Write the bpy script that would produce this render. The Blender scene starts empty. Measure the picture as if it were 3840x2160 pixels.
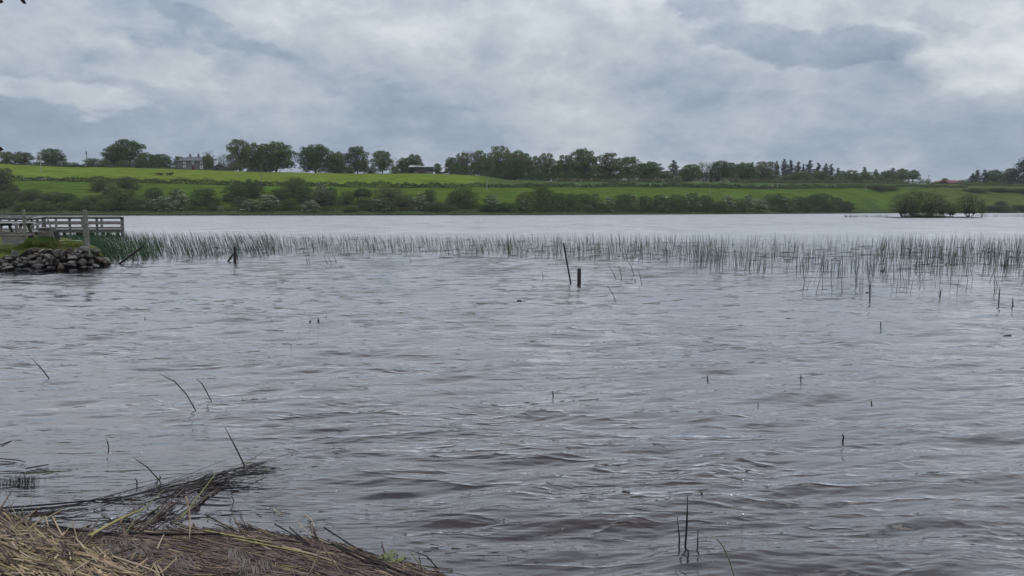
import bpy, bmesh, math, random
import numpy as np
from mathutils import Vector, Matrix

# ------------------------------------------------------------------ camera, world, sun, exposure
SC = bpy.context.scene
COL = SC.collection
F = 3014.0          # focal length in pixels of a 3840 px wide frame
H = 2.2             # eye height above the water
TH = math.atan(295.0 / F)
CT, ST = math.cos(TH), math.sin(TH)

cam = bpy.data.cameras.new("camera")
cam.sensor_width = 36.0
cam.lens = 36.0 * F / 3840.0
cam.clip_start = 0.1
cam.clip_end = 9000.0
camo = bpy.data.objects.new("camera", cam)
camo.location = (0, 0, H)
camo.rotation_euler = (math.radians(90) - TH, 0, 0)
COL.objects.link(camo)
SC.camera = camo

SUN_EL, SUN_AZ = math.radians(52), math.radians(110)   # azimuth from +Y towards +X
sun = bpy.data.lights.new("sun", 'SUN')
sun.energy = 0.8
sun.angle = math.radians(30)
sun.color = (1.0, 0.96, 0.9)
suno = bpy.data.objects.new("sun", sun)
suno.rotation_euler = (math.radians(90) - SUN_EL, 0, -SUN_AZ + math.pi)
sd = Vector((math.sin(SUN_AZ) * math.cos(SUN_EL), math.cos(SUN_AZ) * math.cos(SUN_EL), math.sin(SUN_EL)))
suno.rotation_euler = sd.to_track_quat('Z', 'Y').to_euler()
COL.objects.link(suno)

SC.view_settings.view_transform = 'Standard'
SC.view_settings.look = 'None'
SC.view_settings.exposure = 0.0
SC.view_settings.gamma = 1.0
SC.cycles.use_denoising = True
SC.cycles.max_bounces = 6
SC.cycles.transparent_max_bounces = 12
SC.cycles.caustics_reflective = False
SC.cycles.caustics_refractive = False


class NT:
    """tiny helper round a node tree"""
    def __init__(self, tree):
        self.t = tree
        self.n = tree.nodes
        self.l = tree.links

    def node(self, typ, **kw):
        nd = self.n.new(typ)
        for k, v in kw.items():
            setattr(nd, k, v)
        return nd

    def put(self, sock, v):
        if isinstance(v, bpy.types.NodeSocket):
            self.l.new(v, sock)
        elif v is not None:
            sock.default_value = v

    def m(self, op, a, b=None, c=None, clamp=False):
        nd = self.node('ShaderNodeMath', operation=op)
        nd.use_clamp = clamp
        self.put(nd.inputs[0], a)
        self.put(nd.inputs[1], b)
        if c is not None:
            self.put(nd.inputs[2], c)
        return nd.outputs[0]

    def mix(self, f, a, b, typ='MIX'):
        nd = self.node('ShaderNodeMix', data_type='RGBA', blend_type=typ)
        self.put(nd.inputs[0], f)
        self.put(nd.inputs[6], a if isinstance(a, bpy.types.NodeSocket) else (*a, 1.0))
        self.put(nd.inputs[7], b if isinstance(b, bpy.types.NodeSocket) else (*b, 1.0))
        return nd.outputs[2]

    def noise(self, vec, scale, detail=4.0, rough=0.55, dist=0.0, dim='3D'):
        nd = self.node('ShaderNodeTexNoise', noise_dimensions=dim)
        self.put(nd.inputs['Vector'], vec)
        nd.inputs['Scale'].default_value = scale
        nd.inputs['Detail'].default_value = detail
        nd.inputs['Roughness'].default_value = rough
        nd.inputs['Distortion'].default_value = dist
        return nd.outputs['Fac']

    def mapping(self, vec, scale=(1, 1, 1), rot=(0, 0, 0), loc=(0, 0, 0)):
        nd = self.node('ShaderNodeMapping')
        self.put(nd.inputs['Vector'], vec)
        nd.inputs['Location'].default_value = loc
        nd.inputs['Rotation'].default_value = rot
        nd.inputs['Scale'].default_value = scale
        return nd.outputs[0]

    def rng(self, v, a, b, c=0.0, d=1.0, smooth=False):
        nd = self.node('ShaderNodeMapRange')
        if smooth:
            nd.interpolation_type = 'SMOOTHSTEP'
        self.put(nd.inputs[0], v)
        for i, q in enumerate((a, b, c, d)):
            nd.inputs[i + 1].default_value = q
        return nd.outputs[0]


# ---- overcast sky: a Nishita sky almost wholly covered by a procedural cloud deck
world = bpy.data.worlds.new("World")
SC.world = world
world.use_nodes = True
world.node_tree.nodes.clear()
W = NT(world.node_tree)
tc = W.node('ShaderNodeTexCoord').outputs['Generated']
sep = W.node('ShaderNodeSeparateXYZ')
W.l.new(tc, sep.inputs[0])
dx, dy, dz = sep.outputs
zz = W.m('ADD', W.m('MAXIMUM', dz, 0.0), 0.13)
comb = W.node('ShaderNodeCombineXYZ')
W.put(comb.inputs[0], W.m('DIVIDE', dx, zz))
W.put(comb.inputs[1], W.m('DIVIDE', dy, zz))
flat = comb.outputs[0]
# ragged edges: the blob coordinates are warped by noise
wn = W.node('ShaderNodeTexNoise', noise_dimensions='3D')
W.put(wn.inputs['Vector'], W.mapping(tc, (1, 1, 2.2)))
wn.inputs['Scale'].default_value = 8.0
wn.inputs['Detail'].default_value = 9.0
wn.inputs['Roughness'].default_value = 0.58
ws = W.node('ShaderNodeSeparateXYZ')
W.l.new(wn.outputs['Color'], ws.inputs[0])
wx = W.m('MULTIPLY_ADD', W.m('SUBTRACT', ws.outputs[0], 0.5), 0.20, dx)
wz = W.m('MULTIPLY_ADD', W.m('SUBTRACT', ws.outputs[1], 0.5), 0.10, dz)


def blob(px, py, hx, hy, rot, amp, hard=False):
    """a brighter or darker cloud mass; centre and half size given as directions"""
    u, v = (px - 1920) / F, (785 - py) / F
    n = math.sqrt(1 + u * u + v * v)
    cx, cz = u / n, v / n
    c, s = math.cos(rot), math.sin(rot)
    ax = W.m('SUBTRACT', wx, cx)
    az_ = W.m('SUBTRACT', wz, cz)
    p = W.m('DIVIDE', W.m('ADD', W.m('MULTIPLY', ax, c), W.m('MULTIPLY', az_, s)), hx / F)
    q = W.m('DIVIDE', W.m('SUBTRACT', W.m('MULTIPLY', az_, c), W.m('MULTIPLY', ax, s)), hy / F)
    r2 = W.m('ADD', W.m('MULTIPLY', p, p), W.m('MULTIPLY', q, q))
    if hard:
        g = W.rng(r2, 0.45, 1.15, 1.0, 0.0, True)
    else:
        g = W.m('EXPONENT', W.m('MULTIPLY', r2, -1.0))
    return W.m('MULTIPLY', g, amp)


BLOBS = [
    (330, 370, 230, 60, -0.08, 0.19, True),
    (70, 330, 120, 50, 0.1, 0.08, True),
    (640, 260, 210, 85, -0.35, 0.13, True),
    (420, 520, 900, 130, -0.05, -0.17, False),
    (1200, 270, 640, 85, -0.36, -0.19, False),
    (850, 130, 300, 55, -0.35, -0.10, True),
    (1150, 70, 260, 90, -0.4, 0.08, False),
    (1300, 380, 330, 55, -0.5, 0.05, False),
    (2120, 130, 430, 220, 0.0, 0.10, False),
    (2650, 45, 190, 60, -0.2, -0.16, True),
    (3000, 185, 380, 75, -0.12, -0.22, True),
    (3280, 280, 260, 70, -0.3, -0.12, False),
    (3500, 220, 230, 90, -0.5, 0.09, True),
    (3760, 260, 180, 90, -0.3, 0.11, False),
    (3820, 60, 170, 130, 0.0, 0.12, False),
    (3560, 90, 90, 75, -0.4, -0.10, True),
    (3500, 520, 620, 110, -0.10, -0.17, False),
    (300, 640, 500, 26, 0.0, 0.16, False),
    (2500, 470, 900, 60, 0.0, 0.03, False),
    (2150, 650, 950, 80, 0.0, 0.09, False),
]
n1 = W.noise(W.mapping(flat, (0.5, 1.0, 1.0), (0, 0, math.radians(-24))), 1.25, 9.0, 0.56, 0.35)
n2 = W.noise(W.mapping(tc, (1.0, 1.0, 1.75), (0, math.radians(26), 0)), 5.5, 10.0, 0.60, 0.15)
n3 = W.noise(W.mapping(tc, (1.0, 1.0, 1.9)), 15.0, 9.0, 0.58, 0.1)
n3 = W.m('ABSOLUTE', W.m('MULTIPLY_ADD', n3, 2.0, -1.0))
lum = W.m('MULTIPLY_ADD', W.m('SUBTRACT', n1, 0.5), 0.42, 0.53)
lum = W.m('MULTIPLY_ADD', W.m('SUBTRACT', n2, 0.5), 0.95, lum)
lum = W.m('MULTIPLY_ADD', n3, -0.30, W.m('ADD', lum, 0.02))
for b in BLOBS:
    lum = W.m('ADD', lum, blob(*b))
# brighter towards the zenith as any overcast sky
lum = W.m('ADD', lum, W.rng(dz, 0.02, 0.24, -0.04, 0.13, True))
ramp = W.node('ShaderNodeValToRGB')
cr = ramp.color_ramp
cr.elements[0].position = 0.12
cr.elements[0].color = (0.205, 0.265, 0.375, 1)
cr.elements[1].position = 0.98
cr.elements[1].color = (0.80, 0.825, 0.845, 1)
e = cr.elements.new(0.40)
e.color = (0.330, 0.392, 0.488, 1)
e = cr.elements.new(0.64)
e.color = (0.500, 0.556, 0.615, 1)
W.put(ramp.inputs[0], lum)
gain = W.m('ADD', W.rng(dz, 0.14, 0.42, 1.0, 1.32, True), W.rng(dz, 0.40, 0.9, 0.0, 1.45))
bg1 = W.node('ShaderNodeBackground')
W.put(bg1.inputs[0], ramp.outputs[0])
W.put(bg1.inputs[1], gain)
sky = W.node('ShaderNodeTexSky')
sky.sky_type = 'NISHITA'
sky.sun_disc = False
sky.sun_elevation = SUN_EL
sky.sun_rotation = SUN_AZ
bg2 = W.node('ShaderNodeBackground')
W.put(bg2.inputs[0], sky.outputs[0])
bg2.inputs[1].default_value = 0.08
mx = W.node('ShaderNodeMixShader')
mx.inputs[0].default_value = 0.94
W.l.new(bg2.outputs[0], mx.inputs[1])
W.l.new(bg1.outputs[0], mx.inputs[2])
wo = W.node('ShaderNodeOutputWorld')
W.l.new(mx.outputs[0], wo.inputs[0])

# ------------------------------------------------------------------ placing helpers


def ray(x, y):
    u, v = (x - 1920.0) / F, (1080.0 - y) / F
    return np.array([u, CT + v * ST, -ST + v * CT])


def at(x, y, Y):
    """world point seen at (x, y) of the photograph at depth Y metres"""
    d = ray(x, y)
    t = Y / d[1]
    return np.array([d[0] * t, Y, H + d[2] * t])


def wat(x, y, z=0.0):
    """world point seen at (x, y) lying at height z (water level = 0)"""
    d = ray(x, y)
    t = (z - H) / d[2]
    return np.array([d[0] * t, d[1] * t, z])


def tag(o, label=None, cat=None, group=None, kind=None):
    if label:
        o['label'] = label
    if cat:
        o['category'] = cat
    if group:
        o['group'] = group
    if kind:
        o['kind'] = kind
    return o


def empty(name, loc, label, cat, group=None):
    o = bpy.data.objects.new(name, None)
    o.location = loc
    o.empty_display_size = 0.2
    COL.objects.link(o)
    return tag(o, label, cat, group)


def link(name, me, mat=None, parent=None, loc=None):
    o = bpy.data.objects.new(name, me)
    if mat is not None and not me.materials:
        me.materials.append(mat)
    if parent is not None:
        o.parent = parent
    if loc is not None:
        o.location = loc
    COL.objects.link(o)
    return o


def np_mesh(name, V, Fc, smooth=False, col=None, mats=None, mat_idx=None):
    """mesh from numpy verts (n,3) and faces (m,k)"""
    V = np.asarray(V, dtype=np.float32)
    Fc = np.asarray(Fc, dtype=np.int32)
    me = bpy.data.meshes.new(name)
    me.vertices.add(len(V))
    me.vertices.foreach_set('co', V.ravel())
    k = Fc.shape[1]
    me.loops.add(Fc.size)
    me.loops.foreach_set('vertex_index', Fc.ravel())
    me.polygons.add(len(Fc))
    me.polygons.foreach_set('loop_start', np.arange(0, Fc.size, k, dtype=np.int32))
    me.polygons.foreach_set('loop_total', np.full(len(Fc), k, dtype=np.int32))
    if smooth:
        me.polygons.foreach_set('use_smooth', np.ones(len(Fc), dtype=bool))
    for mm in (mats or []):
        me.materials.append(mm)
    if mat_idx is not None:
        me.polygons.foreach_set('material_index', np.asarray(mat_idx, dtype=np.int32))
    me.update(calc_edges=True)
    if col is not None:
        a = me.color_attributes.new('Col', 'FLOAT_COLOR', 'POINT')
        c = np.ones((len(V), 4), dtype=np.float32)
        c[:, :3] = col
        a.data.foreach_set('color', c.ravel())
    return me


def tubes(name, P, R, col=None, sides=5, cap=True, smooth=True):
    """P (N,K,3) polylines, R (N,K) radii -> one mesh"""
    P = np.asarray(P, dtype=np.float64)
    R = np.asarray(R, dtype=np.float64)
    N, K, _ = P.shape
    T = P[:, -1] - P[:, 0]
    T /= (np.linalg.norm(T, axis=1, keepdims=True) + 1e-9)
    ref = np.where(np.abs(T[:, 2:3]) > 0.8, np.array([[1.0, 0.1, 0]]), np.array([[0, 0.05, 1.0]]))
    A = np.cross(T, ref)
    A /= (np.linalg.norm(A, axis=1, keepdims=True) + 1e-9)
    B = np.cross(T, A)
    ang = np.arange(sides) * 2 * math.pi / sides
    ring = A[:, None, None, :] * np.cos(ang)[None, None, :, None] + B[:, None, None, :] * np.sin(ang)[None, None, :, None]
    V = P[:, :, None, :] + ring * R[:, :, None, None]
    V = V.reshape(-1, 3)
    base = (np.arange(N) * K * sides)[:, None, None]
    k = (np.arange(K - 1) * sides)[None, :, None]
    s = np.arange(sides)[None, None, :]
    s2 = (s + 1) % sides
    f = np.stack([base + k + s, base + k + s2, base + k + sides + s2, base + k + sides + s], axis=-1).reshape(-1, 4)
    if cap and sides == 4:
        c0 = (np.arange(N) * K * sides)[:, None] + np.array([[3, 2, 1, 0]])
        c1 = (np.arange(N) * K * sides)[:, None] + (K - 1) * sides + np.array([[0, 1, 2, 3]])
        f = np.concatenate([f, c0, c1])
    elif cap and sides == 5:
        c0 = (np.arange(N) * K * sides)[:, None]
        c1 = c0 + (K - 1) * sides
        f = np.concatenate([f, c0 + np.array([[3, 2, 1, 0]]), c0 + np.array([[4, 3, 0, 0]])[:, [0, 1, 2, 2]] * 1,
                            c1 + np.array([[0, 1, 2, 3]])]) if False else np.concatenate(
            [f, c0 + np.array([[3, 2, 1, 0]]), c1 + np.array([[0, 1, 2, 3]])])
    c = None
    if col is not None:
        c = np.repeat(np.asarray(col), K * sides, axis=0)
    return np_mesh(name, V, f, smooth, c)


def frame_quads(C, Nn, S, rng, aspect=0.65):
    """leaf quads at C with normals Nn and half sizes S"""
    n = len(C)
    Nn = Nn / (np.linalg.norm(Nn, axis=1, keepdims=True) + 1e-9)
    r = rng.normal(size=(n, 3))
    T = np.cross(Nn, r)
    T /= (np.linalg.norm(T, axis=1, keepdims=True) + 1e-9)
    B = np.cross(Nn, T)
    T = T * S[:, None]
    B = B * (S * aspect)[:, None]
    V = np.stack([C - T, C - B * 0.9 + T * 0.1, C + T, C + B * 0.9 + T * 0.1], axis=1).reshape(-1, 3)
    Fq = np.arange(4 * n).reshape(n, 4)
    return V, Fq


# ------------------------------------------------------------------ materials

def pmat(name, col, rough=0.8, var=0.25, scale=3.0, spec=0.3, bump=0.0, bscale=20.0, attr=False, col2=None, stretch=(1, 1, 1)):
    m = bpy.data.materials.new(name)
    m.use_nodes = True
    t = NT(m.node_tree)
    t.n.clear()
    out = t.node('ShaderNodeOutputMaterial')
    p = t.node('ShaderNodeBsdfPrincipled')
    t.l.new(p.outputs[0], out.inputs[0])
    tco = t.node('ShaderNodeTexCoord').outputs['Object']
    v = t.mapping(tco, stretch)
    nz = t.noise(v, scale, 5.0, 0.6)
    k = t.rng(nz, 0.3, 0.7, 0.0, 1.0)
    if attr:
        a = t.node('ShaderNodeAttribute', attribute_name='Col').outputs['Color']
        dark = t.mix(1.0, a, (1 - var,) * 3, 'MULTIPLY')
        light = t.mix(1.0, a, (1 + var,) * 3, 'MULTIPLY')
        c = t.mix(k, dark, light)
    else:
        c2 = col2 or tuple(q * (1 + var) for q in col)
        c = t.mix(k, tuple(q * (1 - var) for q in col), c2)
    t.put(p.inputs['Base Color'], c)
    p.inputs['Roughness'].default_value = rough
    p.inputs['Specular IOR Level'].default_value = spec
    if bump:
        bn = t.node('ShaderNodeBump')
        bn.inputs['Strength'].default_value = 0.6
        bn.inputs['Distance'].default_value = bump
        t.put(bn.inputs['Height'], t.noise(v, bscale, 4.0, 0.6))
        t.l.new(bn.outputs[0], p.inputs['Normal'])
    return m


def leafmat(name, col, col2, tr=0.25, scale=0.35):
    m = bpy.data.materials.new(name)
    m.use_nodes = True
    t = NT(m.node_tree)
    t.n.clear()
    out = t.node('ShaderNodeOutputMaterial')
    d = t.node('ShaderNodeBsdfDiffuse')
    tl = t.node('ShaderNodeBsdfTranslucent')
    mxs = t.node('ShaderNodeMixShader')
    mxs.inputs[0].default_value = tr
    geo = t.node('ShaderNodeNewGeometry')
    tco = geo.outputs['Position']
    nz = t.noise(tco, scale, 3.0, 0.6)
    oi = t.node('ShaderNodeObjectInfo').outputs['Random']
    isl = geo.outputs['Random Per Island']
    k = t.m('MULTIPLY_ADD', isl, 0.45, t.m('MULTIPLY_ADD', oi, 0.3, t.rng(nz, 0.3, 0.7, 0.0, 0.45)), clamp=True)
    c = t.mix(k, col, col2)
    t.put(d.inputs[0], c)
    t.put(tl.inputs[0], c)
    t.l.new(d.outputs[0], mxs.inputs[1])
    t.l.new(tl.outputs[0], mxs.inputs[2])
    t.l.new(mxs.outputs[0], out.inputs[0])
    return m


L_DARK = leafmat('leaf_dark_green', (0.029, 0.051, 0.022), (0.076, 0.117, 0.038))
L_MID = leafmat('leaf_mid_green', (0.046, 0.072, 0.027), (0.108, 0.148, 0.047))
L_LIGHT = leafmat('leaf_pale_green', (0.060, 0.092, 0.036), (0.125, 0.170, 0.066))
L_OLIVE = leafmat('leaf_olive', (0.060, 0.074, 0.034), (0.120, 0.135, 0.060))
L_CON = leafmat('needle_dark', (0.014, 0.030, 0.024), (0.032, 0.056, 0.038), 0.1)
L_WIL = leafmat('willow_leaf', (0.060, 0.078, 0.038), (0.125, 0.145, 0.072))
L_HEDGE = leafmat('hedge_leaf', (0.024, 0.042, 0.021), (0.066, 0.095, 0.044), 0.2, 0.25)
L_BLOS = leafmat('may_blossom', (0.24, 0.26, 0.18), (0.52, 0.52, 0.43), 0.2, 1.0)
L_RED = leafmat('copper_leaf', (0.06, 0.03, 0.025), (0.12, 0.07, 0.05))
BARK = pmat('bark', (0.055, 0.048, 0.038), 0.9, 0.35, 2.0)
TIMBER = pmat('weathered_timber', (0.180, 0.160, 0.152), 0.85, 0.35, 3.0, 0.2, 0.004, 30.0, stretch=(1, 1, 1))
TIMBER_TOP = pmat('pale_worn_timber', (0.36, 0.37, 0.34), 0.8, 0.2, 2.0, 0.2, 0.003, 20.0)
TIMBER_DK = pmat('dark_timber', (0.020, 0.016, 0.016), 0.7, 0.4, 4.0, 0.3, 0.004, 25.0)
TIMBER_BR = pmat('brown_timber', (0.135, 0.116, 0.104), 0.85, 0.3, 3.0, 0.2, 0.004, 25.0, stretch=(1, 6, 6))
POST_GR = pmat('grey_green_post', (0.135, 0.140, 0.110), 0.85, 0.35, 6.0, 0.2, 0.006, 30.0, stretch=(3, 3, 0.6), col2=(0.21, 0.21, 0.17))
CONC = pmat('mossy_concrete', (0.19, 0.19, 0.17), 0.9, 0.3, 4.0, 0.2, 0.01, 12.0, col2=(0.14, 0.17, 0.08))
print('A done')
# ------------------------------------------------------------------ far terrain
def lerp_tab(tab, x):
    xs = [q[0] for q in tab]
    ys = [q[1] for q in tab]
    return np.interp(x, xs, ys)


Y_SHORE = [(-3000, 809.5), (0, 809), (1200, 808), (1900, 807), (2700, 803.5), (3300, 800), (3900, 799), (7000, 799)]
Y_VERGE = [(-3000, 790), (0, 790), (600, 790), (1200, 790), (1700, 789), (1900, 794), (2400, 797), (2700, 797.5), (3000, 795), (3400, 793), (7000, 792)]
Y_HEDGE = [(-3000, 676), (0, 678), (300, 681), (640, 690), (800, 694), (1200, 700), (1450, 705), (1900, 704), (2421, 702), (2900, 710),
           (3100, 707), (3250, 706), (3400, 709), (3600, 714), (3900, 720), (7000, 724)]
Y_CREST = [(-3000, 612), (0, 617), (248, 628), (497, 632), (700, 637), (873, 643), (997, 647), (1221, 651), (1448, 653), (1622, 652), (1796, 660),
           (1900, 675), (2048, 681), (2500, 684), (2700, 684), (3000, 687), (3400, 689), (3600, 693), (3900, 697), (7000, 700)]
PXK = F * (CT + 295.0 / F * ST)


def px_of(a):
    return 1920.0 + a * PXK


def shoreD(px):
    y = lerp_tab(Y_SHORE, px)
    v = (1080 - y) / F
    return H * (CT + v * ST) / (ST - v * CT)


def zpix(y, D):
    v = (1080 - y) / F
    return H + D * (-ST + v * CT) / (CT + v * ST)


OFF = np.array([-40, -12, 0, 12, 66, 72, 150, 190, 420, 900, 4500.0])


def ground(X, Y, rough=True):
    X = np.asarray(X, float)
    Y = np.asarray(Y, float)
    px = px_of(X / Y)
    D0 = shoreD(px)
    o = Y - D0
    zv = zpix(lerp_tab(Y_VERGE, px), D0 + 12)
    zh = zpix(lerp_tab(Y_HEDGE, px), D0 + 66)
    zh2 = zpix(lerp_tab(Y_HEDGE, px) - 3.5, D0 + 72)
    zc = zpix(lerp_tab(Y_CREST, px), D0 + 150)
    zs = [-3.0 + 0 * zv, -0.8 + 0 * zv, 0.0 * zv, zv, zh, zh2, zc, zc - 0.6, zc - 9, zc - 16, zc - 60]
    z = zs[0].copy()
    for i in range(len(OFF) - 1):
        t = np.clip((o - OFF[i]) / (OFF[i + 1] - OFF[i]), 0, 1)
        if i == 5:
            t = np.sin(t * math.pi / 2) ** 1.15      # the upper field rounds off towards the crest
        if i == 3:
            t = 0.5 * t + 0.5 * np.sin(t * math.pi / 2)
        z = np.where(o > OFF[i], zs[i] + (zs[i + 1] - zs[i]) * t, z)
    if rough:
        w = np.clip((o - 1) / 12, 0, 1)
        z = z + w * (0.10 * np.sin(X * 0.31 + 1.3 * np.sin(Y * 0.11)) + 0.10 * np.sin(Y * 0.23 + X * 0.07) + 0.06 * np.sin(X * 0.9 + Y * 0.5))
    return z


def gz(X, Y):
    return float(ground(np.array([X]), np.array([Y]))[0])


rows = np.unique(np.concatenate([np.linspace(-40, -4, 6), np.linspace(-3, 14, 26), np.linspace(15, 80, 60), np.linspace(82, 160, 50),
                                 np.linspace(163, 240, 24), np.linspace(260, 900, 18), np.linspace(1100, 4500, 9)]))
acol = np.concatenate([np.linspace(-1.7, -0.72, 30)[:-1], np.linspace(-0.72, 0.72, 420), np.linspace(0.72, 1.7, 30)[1:]])
PX = px_of(acol)
D0 = shoreD(PX)
YY = D0[None, :] + rows[:, None]
XX = acol[None, :] * YY
ZZ = ground(XX, YY)
nr, nc = YY.shape
V = np.stack([XX, YY, ZZ], -1).reshape(-1, 3)
ii = np.arange(nr - 1)[:, None] * nc + np.arange(nc - 1)[None, :]
Fq = np.stack([ii, ii + 1, ii + nc + 1, ii + nc], -1).reshape(-1, 4)
o = (rows[:, None] + 0 * YY)
pxg = np.broadcast_to(PX[None, :], YY.shape)


def cmix(c, mask, new):
    return c * (1 - mask[..., None]) + np.array(new) * mask[..., None]


wob = 2.0 * np.sin(XX * 0.13) + 1.5 * np.sin(XX * 0.37 + 1)
c = np.zeros(YY.shape + (3,)) + np.array([0.056, 0.088, 0.016])         # lower field
c = cmix(c, np.clip((28 - o + wob * 2) / 14, 0, 1), (0.040, 0.066, 0.019))
c = cmix(c, np.clip((14 - o + wob) / 3, 0, 1), (0.034, 0.047, 0.020))     # rough verge
c = cmix(c, np.clip((3.5 - o + wob * 0.3) / 1.5, 0, 1), (0.018, 0.022, 0.015))   # darker strip along the waterline
c = cmix(c, ((o > 66) & (o < 73)).astype(float), (0.035, 0.045, 0.02))
up = np.clip((o - 72) / 2, 0, 1) * np.clip((1830 - pxg) / 60, 0, 1)
c = cmix(c, up, (0.096, 0.130, 0.021))
c = cmix(c, up * np.clip((o - 128 + wob * 2 + (pxg - 700) * -0.0) / 12, 0, 1) * np.clip((pxg - 560) / 150, 0, 1), (0.042, 0.060, 0.022))
upr = np.clip((o - 72) / 2, 0, 1) * np.clip((pxg - 1800) / 60, 0, 1)
c = cmix(c, upr, (0.052, 0.076, 0.026))
rt = np.clip((pxg - 3380) / 120, 0, 1) * np.clip((o - 10) / 6, 0, 1)
c = cmix(c, rt * 0.8, (0.058, 0.074, 0.022))
c = cmix(c, np.clip((o - 165) / 20, 0, 1), (0.05, 0.075, 0.03))
GM = pmat('grass_fields', (0.1, 0.1, 0.1), 1.0, 0.36, 0.16, 0.0, 0.15, 2.0, attr=True, stretch=(0.5, 1.6, 1))
me = np_mesh('hillside', V, Fq, True, c.reshape(-1, 3), [GM])
tag(link('hillside', me), 'green sloping farmland rising from the far shore of the lake', kind='structure')

# ------------------------------------------------------------------ near lake bed / straw bank
A0, A1 = wat(-60, 1930), wat(640, 2215)
ed = (A1 - A0)[:2]
ed /= np.linalg.norm(ed)
nrm = np.array([ed[1], -ed[0]])          # towards the camera / left side
if nrm[1] > 0:
    nrm = -nrm


def bank(X, Y):
    """height of the bed: positive = the straw covered shore bottom left"""
    d = (X - A0[0]) * nrm[0] + (Y - A0[1]) * nrm[1]
    d2 = np.where(Y < 3.6, (3.6 - Y) * 0.9 - 0.9, -9)
    d = np.maximum(d, d2)
    z = np.where(d > 0, 0.05 * (1 - np.exp(-d / 0.3)) + 0.07 * np.clip(d, 0, 6), 0.10 * d)
    z = np.maximum(z, -0.22 - 0.05 * np.clip(-d, 0, 40))
    z = np.maximum(z, -2.2)
    return z + 0.015 * np.sin(X * 3.1 + Y) + 0.012 * np.sin(Y * 4.3 - X * 1.7)


xs = np.concatenate([np.linspace(-600, -12, 24)[:-1], np.linspace(-12, 12, 200), np.linspace(12, 600, 24)[1:]])
ys = np.concatenate([np.linspace(-60, 2, 20)[:-1], np.linspace(2, 16, 150), np.linspace(16, 520, 50)[1:]])
gx, gy = np.meshgrid(xs, ys)
V = np.stack([gx, gy, bank(gx, gy)], -1).reshape(-1, 3)
nr, nc = gx.shape
ii = np.arange(nr - 1)[:, None] * nc + np.arange(nc - 1)[None, :]
Fq = np.stack([ii, ii + 1, ii + nc + 1, ii + nc], -1).reshape(-1, 4)
BED = pmat('peaty_bed', (0.085, 0.062, 0.045), 0.95, 0.4, 1.6, 0.1, 0.02, 18.0)
tag(link('lake_bed', np_mesh('lake_bed', V, Fq, True), BED), 'brown silty lake bed seen through the shallow water', kind='structure')

# ------------------------------------------------------------------ water
rng = np.random.default_rng(11)
yrows = np.concatenate([np.arange(2700, 2200, -4.0), np.arange(2200, 1000, -1.6), np.arange(1000, 860, -1.2), np.arange(860, 796.5, -0.75)])
v_ = (1080 - yrows) / F
Dr = H * (CT + v_ * ST) / (ST - v_ * CT)
Dr = np.concatenate([[0.3, 1.0, 1.5], Dr, [620, 700]])
aw = np.concatenate([np.linspace(-1.5, -0.80, 60)[:-1], np.linspace(-0.80, 0.80, 1150), np.linspace(0.80, 1.5, 60)[1:]])
YW = np.repeat(Dr[:, None], len(aw), 1)
XW = aw[None, :] * np.maximum(YW, 3.0)
sp = np.gradient(Dr)[:, None]
ZW = np.zeros_like(YW)
wind = math.radians(-78)
for i in range(84):
    lam = 0.085 * (20.0 ** ((i + rng.random()) / 84))            # 0.085 .. 1.7 m
    k = 2 * math.pi / lam
    th = wind + rng.normal() * (0.20 if lam < 0.45 else (0.30 if lam < 1.1 else 0.40))
    amp = 0.0026 * (lam / 1.0) ** 0.95 * rng.uniform(0.5, 1.2)
    att = np.clip(lam / (np.maximum(np.abs(sp), YW * 0.0014) * 3.0) - 1.0, 0, 1)
    ph = rng.uniform(0, 6.28)
    q = k * (XW * math.cos(th) + YW * math.sin(th)) + ph + 0.9 * np.sin(XW * 0.31 / lam + i) + 0.9 * np.sin(YW * 0.23 / lam + 2 * i)
    s = np.sin(q)
    env = 0.70 + 0.55 * np.sin(XW * (0.5 + 0.013 * i) / max(lam, .4) + i * 1.7) * np.sin(YW * 0.9 / max(lam, .4) + i * 2.3)
    ZW += 1.95 * amp * att * env * (2.0 * (0.5 + 0.5 * s) ** 3 - 0.6)
calm = np.clip((8.6 - YW) / 1.6, 0, 1) * np.clip((-1.0 - XW + (6.2 - YW) * 0.75) / 0.9, 0, 1)   # ripples die out among the floating stalks
ZW *= (1 + 0.15 * np.clip((10.0 - YW) / 4.0, 0, 1))
ZW *= (1 - 0.94 * calm)
V = np.stack([XW, YW, ZW], -1).reshape(-1, 3)
nr, nc = YW.shape
ii = np.arange(nr - 1)[:, None] * nc + np.arange(nc - 1)[None, :]
Fq = np.stack([ii, ii + 1, ii + nc + 1, ii + nc], -1).reshape(-1, 4)
m = bpy.data.materials.new('lake_water')
m.use_nodes = True
t = NT(m.node_tree)
t.n.clear()
out = t.node('ShaderNodeOutputMaterial')
pos = t.node('ShaderNodeTexCoord').outputs['Object']
patch = t.rng(t.noise(t.mapping(pos, (0.10, 0.22, 1)), 1.0, 3.0, 0.5), 0.33, 0.62, 0.35, 1.35, True)
h1 = t.noise(t.mapping(pos, (0.42, 1.25, 1), (0, 0, math.radians(7))), 1.0, 4.0, 0.55, 0.0)
h2 = t.noise(t.mapping(pos, (1.7, 4.6, 1), (0, 0, math.radians(-9))), 1.0, 5.0, 0.60, 0.0)
h3 = t.noise(t.mapping(pos, (7.0, 17.0, 1), (0, 0, math.radians(5))), 1.0, 3.0, 0.5, 0.0)
rd = t.noise(t.mapping(pos, (0.55, 2.0, 1), (0, 0, math.radians(4))), 1.0, 4.0, 0.55, 0.0)
rd = t.m('SUBTRACT', 1.0, t.m('ABSOLUTE', t.m('MULTIPLY_ADD', rd, 2.0, -1.0)))
ridge = t.m('MULTIPLY', t.m('POWER', rd, 7.0), 0.020)
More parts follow.
